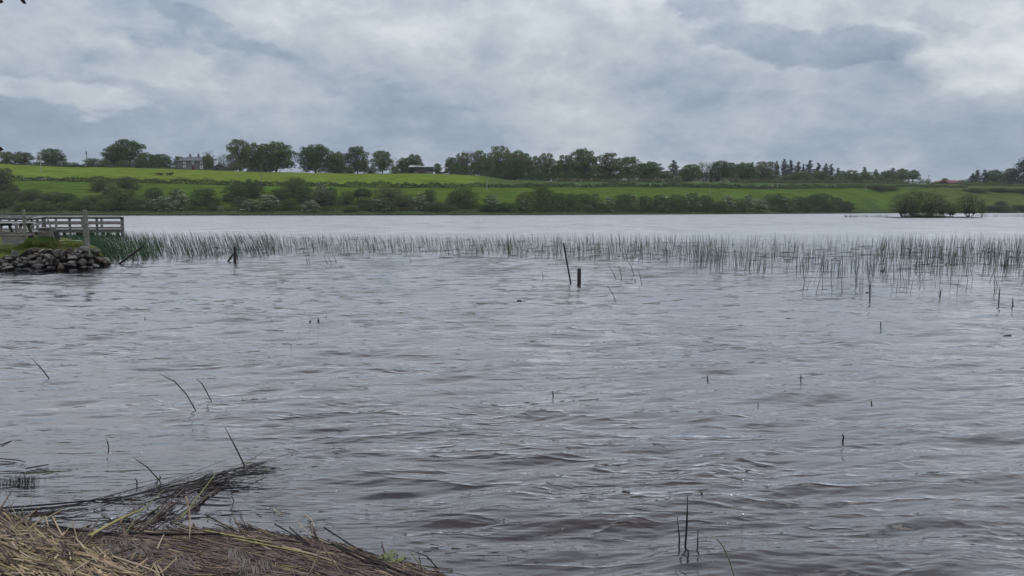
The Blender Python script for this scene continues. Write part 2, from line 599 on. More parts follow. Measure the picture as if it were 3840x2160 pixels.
hh = t.m('ADD', t.m('MULTIPLY', h1, 0.045), t.m('ADD', t.m('MULTIPLY', h2, 0.012), t.m('ADD', t.m('MULTIPLY', h3, 0.0018), ridge)))
hh = t.m('MULTIPLY', hh, patch)
bn = t.node('ShaderNodeBump')
bn.inputs['Strength'].default_value = 1.0
bn.inputs['Distance'].default_value = 1.0
t.put(bn.inputs['Height'], hh)
sy = t.node('ShaderNodeSeparateXYZ')
t.l.new(pos, sy.inputs[0])
far = t.rng(sy.outputs[1], 25.0, 110.0, 0.0, 1.0, True)


def chop(sc, rot, amp):
    nz = t.node('ShaderNodeTexNoise', noise_dimensions='3D')
    t.put(nz.inputs['Vector'], t.mapping(pos, sc, (0, 0, rot)))
    nz.inputs['Scale'].default_value = 1.0
    nz.inputs['Detail'].default_value = 3.0
    nz.inputs['Roughness'].default_value = 0.55
    vs = t.node('ShaderNodeVectorMath', operation='SUBTRACT')
    t.l.new(nz.outputs['Color'], vs.inputs[0])
    vs.inputs[1].default_value = (0.5, 0.5, 0.5)
    vm = t.node('ShaderNodeVectorMath', operation='MULTIPLY')
    t.l.new(vs.outputs[0], vm.inputs[0])
    vm.inputs[1].default_value = (amp * 0.5, amp, 0.0)
    return vm.outputs[0]


va = t.node('ShaderNodeVectorMath', operation='SCALE')
t.l.new(chop((0.33, 0.10, 1), 0.05, 0.8), va.inputs[0])
t.put(va.inputs['Scale'], far)
vb_ = t.node('ShaderNodeVectorMath', operation='ADD')
t.l.new(va.outputs[0], vb_.inputs[0])
t.l.new(chop((0.5, 1.9, 1), -0.06, 0.40), vb_.inputs[1])
vm_ = t.node('ShaderNodeVectorMath', operation='SCALE')
t.l.new(chop((1.3, 4.6, 1), 0.08, 0.75), vm_.inputs[0])
t.put(vm_.inputs['Scale'], t.m('MULTIPLY', t.rng(sy.outputs[1], 6.0, 13.0, 0.25, 1.0, True), patch))
vn_ = t.node('ShaderNodeVectorMath', operation='ADD')
t.l.new(vb_.outputs[0], vn_.inputs[0])
t.l.new(vm_.outputs[0], vn_.inputs[1])
vc = t.node('ShaderNodeVectorMath', operation='ADD')
t.l.new(vn_.outputs[0], vc.inputs[0])
t.l.new(bn.outputs[0], vc.inputs[1])
wn = t.node('ShaderNodeVectorMath', operation='NORMALIZE')
t.l.new(vc.outputs[0], wn.inputs[0])
fr = t.node('ShaderNodeFresnel')
fr.inputs['IOR'].default_value = 1.70
t.l.new(wn.outputs[0], fr.inputs['Normal'])
gl = t.node('ShaderNodeBsdfGlossy')
t.put(gl.inputs['Roughness'], t.rng(sy.outputs[1], 8.0, 90.0, 0.07, 0.27, True))
gl.inputs['Color'].default_value = (1.0, 0.985, 0.99, 1)
t.l.new(wn.outputs[0], gl.inputs['Normal'])
tr = t.node('ShaderNodeBsdfTransparent')
tr.inputs[0].default_value = (0.55, 0.45, 0.41, 1)
df = t.node('ShaderNodeBsdfDiffuse')
df.inputs[0].default_value = (0.036, 0.027, 0.033, 1)
t.l.new(bn.outputs[0], df.inputs['Normal'])
m1 = t.node('ShaderNodeMixShader')
m1.inputs[0].default_value = 0.5
t.l.new(tr.outputs[0], m1.inputs[1])
t.l.new(df.outputs[0], m1.inputs[2])
m2 = t.node('ShaderNodeMixShader')
dt = t.node('ShaderNodeVectorMath', operation='DOT_PRODUCT')
t.l.new(wn.outputs[0], dt.inputs[0])
t.l.new(t.node('ShaderNodeNewGeometry').outputs['Incoming'], dt.inputs[1])
sl = t.m('POWER', t.m('SUBTRACT', 1.0, dt.outputs['Value'], clamp=True), 3.15)      # Schlick-like reflectance of ruffled water
sl = t.m('MULTIPLY_ADD', sl, 1.16, 0.02, clamp=True)
t.put(m2.inputs[0], t.m('MULTIPLY', sl, t.m('MULTIPLY_ADD', far, -0.26, 1.0)))
t.l.new(m1.outputs[0], m2.inputs[1])
t.l.new(gl.outputs[0], m2.inputs[2])
t.l.new(m2.outputs[0], out.inputs[0])
tag(link('water', np_mesh('water', V, Fq, True), m), 'grey rippled lake water reflecting the overcast sky', kind='structure')
# ------------------------------------------------------------------ vegetation builders (unit size: 1 wide, 1 high)
def crown_clumps(rng, K, zlo, zhi, shape, jitter=0.06):
    """clump centres and radii filling a crown outline; shape(z01)->radius 0..0.5"""
    C, R = [], []
    tries = 0
    while len(C) < K and tries < 4000:
        tries += 1
        z = rng.uniform(zlo, zhi)
        r0 = shape((z - zlo) / (zhi - zlo))
        a = rng.uniform(0, 2 * math.pi)
        rr = r0 * math.sqrt(rng.uniform(0.05, 1.0))
        p = np.array([rr * math.cos(a), rr * math.sin(a), z])
        rad = rng.uniform(0.075, 0.13)
        if any(np.linalg.norm((p - q) * np.array([1, 1, 1])) < 0.62 * (rad + s) * 0.8 for q, s in zip(C, R)):
            continue
        C.append(p)
        R.append(rad)
    return C, R


def make_crown(name, seed, K, zlo, zhi, shape, leaves, leaf, squash=0.75, blossom=0.0, mats=None, up=0.25, hollow=0.35):
    rng = np.random.default_rng(seed)
    C, R = crown_clumps(rng, K, zlo, zhi, shape)
    Cs, Ns, Ss, Mi = [], [], [], []
    tot = sum(r * r for r in R)
    for c, r in zip(C, R):
        n = max(8, int(leaves * r * r / tot))
        d = rng.normal(size=(n, 3))
        d /= np.linalg.norm(d, axis=1, keepdims=True)
        d[:, 2] = np.where((d[:, 2] < -0.3) & (rng.random(n) < 0.6), -d[:, 2], d[:, 2])
        rad = r * (1 - hollow * rng.random(n) ** 1.5) * rng.uniform(0.85, 1.22, n)
        p = c + d * rad[:, None] * np.array([1, 1, squash])
        nn = d + rng.normal(size=(n, 3)) * 0.55 + np.array([0, 0, up])
        Cs.append(p)
        Ns.append(nn)
        Ss.append(rng.uniform(0.7, 1.3, n) * leaf)
        if blossom:
            outer = (np.linalg.norm(c[:2]) > 0.18) or (c[2] > zlo + 0.55 * (zhi - zlo))
            isb = outer and rng.random() < blossom
            Mi.append(((rng.random(n) < 0.55) & (d[:, 2] > 0.0)).astype(int) if isb else np.zeros(n, int))
    P, Nn, S = np.concatenate(Cs), np.concatenate(Ns), np.concatenate(Ss)
    P[:, 2] = np.maximum(P[:, 2], 0.0)
    V, Fq = frame_quads(P, Nn, S, rng)
    me = np_mesh(name, V, Fq, False, None, mats or [L_MID], np.concatenate(Mi) if blossom else None)
    return me, C, R


def make_limbs(name, seed, C, R, z0, r0, twigs=0, fork=None, stems=1, lean=0.0):
    """trunk forking into a limb for every clump; twigs for thin crowns"""
    rng = np.random.default_rng(seed)
    P, Q = [], []
    roots = []
    for s in range(stems):
        b = np.array([rng.uniform(-1, 1), rng.uniform(-1, 1), 0]) * (0.0 if stems == 1 else 0.05)
        top = np.array([b[0] * 3 + rng.normal() * 0.02 + lean * z0, b[1] * 3 + rng.normal() * 0.02, z0])
        roots.append((b, top))
        ts = np.linspace(0, 1, 5)[:, None]
        P.append(b + (top - b) * ts + rng.normal(size=(5, 3)) * 0.006)
        Q.append(np.array([1.35, 1.0, 0.9, 0.8, 0.65]) * r0)
    for c, r in zip(C, R):
        b, top = roots[rng.integers(len(roots))]
        f = rng.uniform(0.75, 1.0)
        s = b + (top - b) * f
        mid = (s + c) / 2 + rng.normal(size=3) * 0.02 + np.array([0, 0, 0.04])
        q1 = (s + mid) / 2 + rng.normal(size=3) * 0.012
        q2 = (mid + c) / 2 + rng.normal(size=3) * 0.012
        P.append(np.stack([s, q1, mid, q2, c]))
        Q.append(np.array([0.5, 0.4, 0.3, 0.22, 0.12]) * r0)
        for _ in range(twigs):
            d = rng.normal(size=3)
            d /= np.linalg.norm(d)
            d[2] = abs(d[2]) * 0.9 + 0.1
            st = q2 + (c - q2) * rng.random()
            e = st + d * r * rng.uniform(0.8, 1.5)
            ts = np.linspace(0, 1, 5)[:, None]
            P.append(st + (e - st) * ts + rng.normal(size=(5, 3)) * 0.007)
            Q.append(np.linspace(0.09, 0.03, 5) * r0)
    return tubes(name, np.stack(P), np.stack(Q), None, 5)


dome = lambda t: 0.46 * math.sqrt(max(0, 1 - (abs(t - 0.38) / 0.64) ** 2.3)) if t > 0.38 else 0.46 * math.sqrt(max(0.02, 1 - (abs(t - 0.38) / 0.5) ** 2.2))
egg = lambda t: 0.46 * math.sqrt(max(0.02, 1 - ((t - 0.5) / 0.54) ** 2))
bush = lambda t: 0.46 * math.sqrt(max(0.02, 1 - (t / 1.05) ** 2.4))
umbrella = lambda t: 0.46 * math.sqrt(max(0.02, 1 - ((t - 0.35) / 0.66) ** 2))
tall = lambda t: 0.45 * math.sqrt(max(0.02, 1 - ((t - 0.45) / 0.6) ** 4))

KIND = {}


def reg(kind, seeds, K, zlo, zhi, shape, leaves, leaf, mats, z0, r0, twigs=0, stems=1, **kw):
    KIND[kind] = []
    for s in seeds:
        cm, C, R = make_crown(kind + '_crown', s, K, zlo, zhi, shape, leaves, leaf, mats=mats, **kw)
        tm = make_limbs(kind + '_trunk', s + 500, C, R, z0, r0, twigs, stems=stems)
        tm.materials.append(BARK)
        KIND[kind].append((cm, tm))


reg('dense', (1, 2, 3), 130, 0.07, 0.93, dome, 9500, 0.019, [L_DARK], 0.28, 0.030)
reg('loose', (4, 5, 6), 80, 0.15, 0.93, egg, 7000, 0.019, [L_MID], 0.30, 0.024, twigs=2)
reg('spreading', (7, 8), 66, 0.34, 0.93, umbrella, 6500, 0.019, [L_DARK], 0.36, 0.030, twigs=1)
reg('tall', (9, 10, 11), 110, 0.04, 0.95, tall, 9500, 0.019, [L_MID], 0.34, 0.022, twigs=1)
reg('thin', (12, 13, 14), 42, 0.22, 0.92, egg, 1500, 0.013, [L_LIGHT], 0.26, 0.020, twigs=9, stems=2)
reg('shrub', (20, 21, 22, 23, 24), 120, 0.0, 0.90, bush, 7500, 0.017, [L_MID], 0.10, 0.016, stems=3)
reg('hawthorn', (30, 31, 32), 90, 0.0, 0.90, bush, 6000, 0.018, [L_MID, L_BLOS], 0.12, 0.016, stems=3, blossom=0.55)
reg('fewblossom', (34, 35), 110, 0.0, 0.90, bush, 7000, 0.018, [L_MID, L_BLOS], 0.12, 0.016, stems=3, blossom=0.22)
reg('willow', (40, 41, 42), 85, 0.16, 0.93, lambda t: 0.46 * math.sqrt(max(0.05, 1 - ((t - 0.35) / 0.68) ** 2)), 6000, 0.011, [L_WIL], 0.16, 0.014, twigs=6, stems=6)


def make_conifer(seed):
    rng = np.random.default_rng(seed)
    Cs, Ns, Ss, P, Q = [], [], [], [], []
    lv = 20
    for i in range(lv):
        z = 0.10 + 0.86 * (i / (lv - 1)) ** 0.95
        r = 0.46 * (1 - z) ** 0.62 * rng.uniform(0.75, 1.1) + 0.012
        nb = 7 if i < lv - 4 else 4
        for b in range(nb):
            a = rng.uniform(0, 2 * math.pi)
            L = r * rng.uniform(0.55, 1.12)
            s = np.array([0, 0, z])
            e = s + np.array([L * math.cos(a), L * math.sin(a), -0.10 * L + 0.02])
            ts = np.linspace(0, 1, 4)[:, None]
            P.append(s + (e - s) * ts)
            Q.append(np.linspace(0.004, 0.0015, 4))
            n = int(10 + 70 * L)
            tt = rng.uniform(0.1, 1.0, n)
            p = s + (e - s) * tt[:, None] + rng.normal(size=(n, 3)) * np.array([0.022, 0.022, 0.014])
            Cs.append(p)
            Ns.append(rng.normal(size=(n, 3)) + np.array([0, 0, 0.8]))
            Ss.append(rng.uniform(0.6, 1.2, n) * 0.022)
    V, Fq = frame_quads(np.concatenate(Cs), np.concatenate(Ns), np.concatenate(Ss), rng)
    cm = np_mesh('conifer_crown', V, Fq, False, None, [L_CON])
    P.append(np.array([[0, 0, 0], [0, 0, 0.33], [0, 0, 0.66], [0, 0, 0.99]]))
    Q.append(np.array([0.018, 0.014, 0.009, 0.002]))
    tm = tubes('conifer_trunk', np.stack(P), np.stack(Q), None, 5)
    tm.materials.append(BARK)
    return cm, tm


KIND['conifer'] = [make_conifer(50 + i) for i in range(4)]
MATS = dict(d=L_DARK, m=L_MID, l=L_LIGHT, o=L_OLIVE, c=L_CON, w=L_WIL, r=L_RED)
NAMES = dict(dense='broadleaf_tree', loose='broadleaf_tree', spreading='oak_tree', tall='tall_tree', thin='thin_tree', shrub='shrub',
             hawthorn='hawthorn_bush', fewblossom='hawthorn_bush', willow='willow_tree', conifer='conifer_tree')
rt = random.Random(5)
PLANTS = []


def plant(kind, x0, x1, ytop, D, mat, label, cat, group=None, ybase=None):
    """crown seen between columns x0..x1 and up to ytop, standing on the hillside at depth D"""
    xc = (x0 + x1) / 2
    yb = ybase or 700
    p = at(xc, yb, D)
    z = gz(p[0], D) if ybase is None else p[2]
    zt = zpix(ytop, D)
    hgt = max(0.8, (zt - z) * 1.03)
    wid = (x1 - x0) / F * D * (1.22 if kind != 'conifer' else 2.1)
    var = KIND[kind][rt.randrange(len(KIND[kind]))]
    e = empty(NAMES[kind], (p[0], D, z - 0.1), label, cat, group)
    e.rotation_euler = (0, 0, rt.uniform(0, 6.28))
    e.scale = (wid, wid, hgt)
    k = link('crown', var[0], parent=e)
    if mat:
        k.material_slots[0].link = 'OBJECT'
        k.material_slots[0].material = MATS[mat]
    link('trunk', var[1], parent=e)
    PLANTS.append((e, xc))
    return e


def sh(x, o):
    return float(shoreD(np.array([float(x)]))[0]) + o


# skyline trees: kind, x0, x1, ytop, offset beyond the shore, leaf, label
T = 'tree'
G1 = 'trees along the crest of the hill'
SKY = [
    ('loose', 2, 58, 568, 158, 'm', 'small open-crowned tree at far left of the hill crest'),
    ('loose', 58, 126, 569, 158, 'm', 'small leaning open tree, second from the left on the crest'),
    ('dense', 158, 240, 557, 160, 'd', 'dark rounded tree beside the left utility pole with crossarm'),
    ('spreading', 425, 545, 526, 165, 'd', 'tallest spreading dark oak on the crest left of the grey house'),
    ('dense', 395, 470, 548, 168, 'd', 'dark tree under the left side of the spreading oak'),
    ('loose', 520, 598, 578, 160, 'm', 'lower round tree just right of the spreading oak'),
    ('dense', 570, 642, 577, 170, 'd', 'dark dense tree just left of the grey house'),
    ('dense', 655, 700, 585, 195, 'd', 'dark tree top showing behind the left gable of the grey house'),
    ('loose', 764, 804, 584, 148, 'o', 'brownish tree covering the right end of the grey house'),
    ('thin', 770, 814, 562, 156, 'l', 'thin pale tree rising between grey house and small outbuilding'),
    ('thin', 815, 860, 575, 165, 'l', 'thin half-bare tree just right of the small outbuilding'),
    ('thin', 850, 885, 583, 168, 'l', 'second thin half-bare tree right of the small outbuilding'),
    ('thin', 872, 905, 590, 160, 'l', 'third thin half-bare tree, against the big olive tree'),
    ('tall', 862, 940, 526, 152, 'o', 'big olive tree with forked trunks right of the outbuilding'),
    ('tall', 915, 990, 540, 158, 'o', 'brownish tree squeezed between the olive tree and dark dome'),
    ('dense', 972, 1102, 530, 156, 'd', 'largest dark dome-shaped tree at the middle of the left crest'),
    ('dense', 1128, 1242, 540, 156, 'd', 'big dark round tree after the gap in the crest trees'),
    ('dense', 1226, 1302, 568, 160, 'm', 'medium tree leaning on the right of the big dark round tree'),
    ('loose', 1302, 1380, 548, 158, 'd', 'tall dark tree with pinkish lower side, on the crest'),
    ('thin', 1285, 1345, 610, 175, 'l', 'pale thin tree showing beneath the tall dark tree'),
    ('loose', 1345, 1382, 600, 150, 'o', 'small brownish tree under the tall dark tree'),
    ('loose', 1398, 1470, 565, 156, 'm', 'light round tree with clear trunk between dark tree and barn'),
    ('thin', 1456, 1498, 588, 154, 'l', 'thin pale tree close to the round tree left of the barn'),
    ('dense', 1492, 1550, 590, 190, 'd', 'dark tree behind the left end of the grey barn'),
    ('dense', 1528, 1584, 577, 192, 'd', 'taller dark tree behind the roof of the grey barn'),
    ('loose', 1624, 1656, 613, 158, 'm', 'tiny round tree standing alone right of the grey barn'),
    ('dense', 1672, 1716, 588, 158, 'd', 'dark tree at the left end of the long wood'),
    ('tall', 1712, 1760, 575, 160, 'o', 'olive tree second in the long wood'),
    ('thin', 1722, 1775, 561, 150, 'l', 'pale feathery treetop near the left end of the long wood'),
    ('tall', 1765, 1822, 569, 158, 'o', 'olive-brown tree in the left part of the long wood'),
    ('tall', 1806, 1850, 578, 145, 'l', 'pale green tree at the front of the long wood near pole'),
    ('tall', 1836, 1915, 554, 160, 'm', 'highest ragged tree in the left half of the long wood'),
    ('dense', 1912, 1988, 563, 164, 'd', 'dark round-topped tree behind the yellow-green tree of the wood'),
    ('tall', 1886, 1968, 578, 145, 'o', 'yellow-green tree in front in the long wood'),
    ('dense', 1902, 1966, 594, 130, 'd', 'dark low tree at the front of the long wood'),
    ('tall', 1975, 2032, 588, 154, 'o', 'olive tree right of the dark front tree in the wood'),
    ('tall', 2020, 2078, 580, 152, 'o', 'olive tree left of the dip in the long wood'),
    ('tall', 2068, 2108, 604, 150, 'm', 'low tree in the dip of the long wood'),
    ('tall', 2092, 2142, 586, 156, 'o', 'half-bare topped tree right of the dip in the wood'),
    ('dense', 2128, 2242, 559, 152, 'm', 'widest domed tree rising highest in the right half of the wood'),
    ('tall', 2232, 2325, 579, 152, 'o', 'broad olive tree right of the highest dome'),
    ('loose', 2316, 2402, 588, 154, 'm', 'tree with bare trunks and sky showing through beneath'),
    ('dense', 2392, 2482, 605, 152, 'd', 'dark tree at the right end of the long wood'),
    ('dense', 2440, 2520, 640, 140, 'm', 'low bushy tree below the right end of the long wood'),
    ('conifer', 2498, 2548, 603, 175, 'c', 'lone spiky conifer between the long wood and white cottage'),
    ('dense', 2540, 2588, 632, 170, 'd', 'low dark tree between lone conifer and white cottage'),
    ('dense', 2556, 2626, 615, 146, 'm', 'rounded tree left of the white cottage gable'),
    ('thin', 2610, 2668, 604, 148, 'o', 'bare-branched tree in front of the white cottage'),
    ('thin', 2648, 2690, 603, 152, 'o', 'second bare-branched tree in front of the white cottage'),
    ('dense', 2666, 2756, 602, 144, 'd', 'big dark tree hiding the right end of the white cottage'),
    ('dense', 2748, 2832, 608, 146, 'd', 'dark round tree above the white van'),
    ('conifer', 2806, 2830, 608, 180, 'c', 'conifer tip behind the round tree above the white van'),
    ('tall', 2830, 2908, 609, 150, 'o', 'pale olive tree left of the conifer row'),
    ('conifer', 2898, 2924, 606, 178, 'c', 'small conifer top at the left end of the conifer row'),
    ('conifer', 2922, 2956, 597, 172, 'c', 'tallest dark conifer of the row'),
    ('conifer', 2946, 2978, 602, 174, 'c', 'conifer second tallest, next to the tallest in the row'),
    ('conifer', 2974, 3006, 608, 172, 'c', 'ragged conifer third along the row'),
    ('conifer', 3000, 3020, 616, 172, 'c', 'narrow low conifer in the middle of the row'),
    ('conifer', 3016, 3052, 602, 170, 'c', 'sharp pointed conifer in the middle of the row'),
    ('conifer', 3048, 3084, 612, 172, 'c', 'broad conifer right of the sharp pointed one'),
    ('conifer', 3078, 3110, 614, 172, 'c', 'rounded conifer towards the right end of the row'),
    ('conifer', 3100, 3130, 616, 170, 'c', 'conifer last but one at the right of the row'),
    ('conifer', 3126, 3156, 631, 170, 'c', 'low conifer ending the row on the right'),
    ('dense', 2960, 3042, 643, 146, 'm', 'round green tree below the middle of the conifer row'),
    ('dense', 3044, 3108, 640, 146, 'm', 'round green tree below the right end of the conifer row'),
    ('dense', 3100, 3158, 662, 140, 'o', 'low olive bushy tree under the last conifers'),
    ('tall', 3148, 3214, 640, 156, 'o', 'pale tree with gaps right of the conifer row'),
    ('conifer', 3222, 3256, 628, 168, 'c', 'conifer among pale trees right of the row'),
    ('tall', 3208, 3272, 646, 152, 'l', 'pale yellow-green tree below the separate conifer'),
    ('conifer', 3264, 3298, 636, 166, 'c', 'conifer right of the pale yellow-green tree'),
    ('dense', 3300, 3344, 638, 156, 'd', 'dark pointed tree left of the two mushroom-shaped trees'),
    ('conifer', 3328, 3362, 630, 166, 'c', 'tilted conifer behind the dark pointed tree'),
    ('dense', 3318, 3378, 670, 140, 'm', 'low round tree beneath the tilted conifer'),
    ('spreading', 3358, 3408, 632, 152, 'l', 'mushroom-shaped pale tree, left one of the pair'),
    ('spreading', 3400, 3444, 637, 152, 'l', 'mushroom-shaped pale tree, right one of the pair'),
    ('thin', 3444, 3464, 665, 156, 'o', 'tiny thin tree left of the right utility pole'),
    ('thin', 3466, 3490, 669, 156, 'o', 'tiny thin tree at the foot of the right utility pole'),
    ('dense', 3528, 3556, 668, 190, 'd', 'small dark tree behind the red-roofed barn'),
    ('conifer', 3632, 3662, 650, 158, 'c', 'dark conifer just right of the red-roofed barn'),
    ('conifer', 3646, 3682, 639, 158, 'c', 'taller dark conifer second right of the red-roofed barn'),
    ('conifer', 3676, 3708, 637, 158, 'c', 'dark conifer third right of the red-roofed barn'),
    ('dense', 3700, 3758, 637, 154, 'd', 'dark rounded tree right of the three barn conifers'),
    ('thin', 3744, 3776, 645, 160, 'l', 'pale thin tree in the gap near the right edge'),
    ('dense', 3764, 3812, 630, 152, 'd', 'dark tree near the right edge of the crest'),
    ('conifer', 3795, 3885, 590, 140, 'c', 'tall dark pine cut by the right edge of the picture'),
]
for k_, a_, b_, yt, off, mt, lb in SKY:
    plant(k_, a_, b_, yt, sh((a_ + b_) / 2, off), mt, lb, 'conifer' if k_ == 'conifer' else T, G1)

# low bushes along the crest
GB = 'bushes along the hill crest'
for a_, b_, yt, mt, lb in [
    (-10, 30, 605, 'd', 'low dark bush at the far left end of the crest'),
    (30, 70, 607, 'd', 'low dark bush between the two small left crest trees'),
    (118, 165, 607, 'd', 'low bush at the foot of the crossarm pole'),
    (208, 240, 614, 'l', 'pale low bush at the foot of the dark rounded tree'),
    (236, 262, 604, 'd', 'dark small bush right of the dark rounded tree'),
    (252, 300, 607, 'm', 'rounded green bush between dark rounded tree and bare pole'),
    (285, 325, 616, 'd', 'very low bush left of the bare pole'),
    (318, 385, 592, 'd', 'wide dark bush right of the bare pole'),
    (372, 420, 596, 'm', 'green bush leading up to the spreading oak'),
    (440, 500, 600, 'm', 'green bush under the spreading oak'),
    (490, 560, 598, 'd', 'dark bush under the right of the spreading oak'),
    (966, 1012, 612, 'l', 'pale bush left of the foot of the dark dome tree'),
    (1225, 1300, 618, 'd', 'low dark bush in the gap beside the medium tree'),
    (1300, 1330, 622, 'm', 'low green bush below the pale thin crest tree'),
    (1370, 1415, 621, 'd', 'dome-shaped bush between tall dark tree and round tree'),
    (1462, 1500, 624, 'l', 'pale bush at the foot of the thin tree near barn'),
    (1565, 1597, 638, 'r', 'reddish round bush in front of the grey barn'),
    (2462, 2476, 664, 'l', 'pale small bush at the right foot of the wood'),
    (2524, 2545, 660, 'l', 'pale small bush under the lone conifer'),
    (2738, 2775, 664, 'l', 'pale bush between the two dark trees near van'),
    (2830, 2860, 676, 'l', 'pale bush right of the white van'),
    (2990, 3030, 672, 'l', 'pale lumpy bush in the hedge under the conifer row'),
]:
    plant('shrub', a_, b_, yt, sh((a_ + b_) / 2, 152 if yt < 640 else 128), mt, lb, 'bush', GB)
for a_, b_, yt, lb in [
    (2452, 2474, 662, 'cream blossoming bush at the foot of the long wood'),
    (2524, 2556, 658, 'cream blossoming bush left of the white cottage'),
]:
    plant('hawthorn', a_, b_, yt, sh((a_ + b_) / 2, 120), 'o', lb, 'hawthorn', GB)

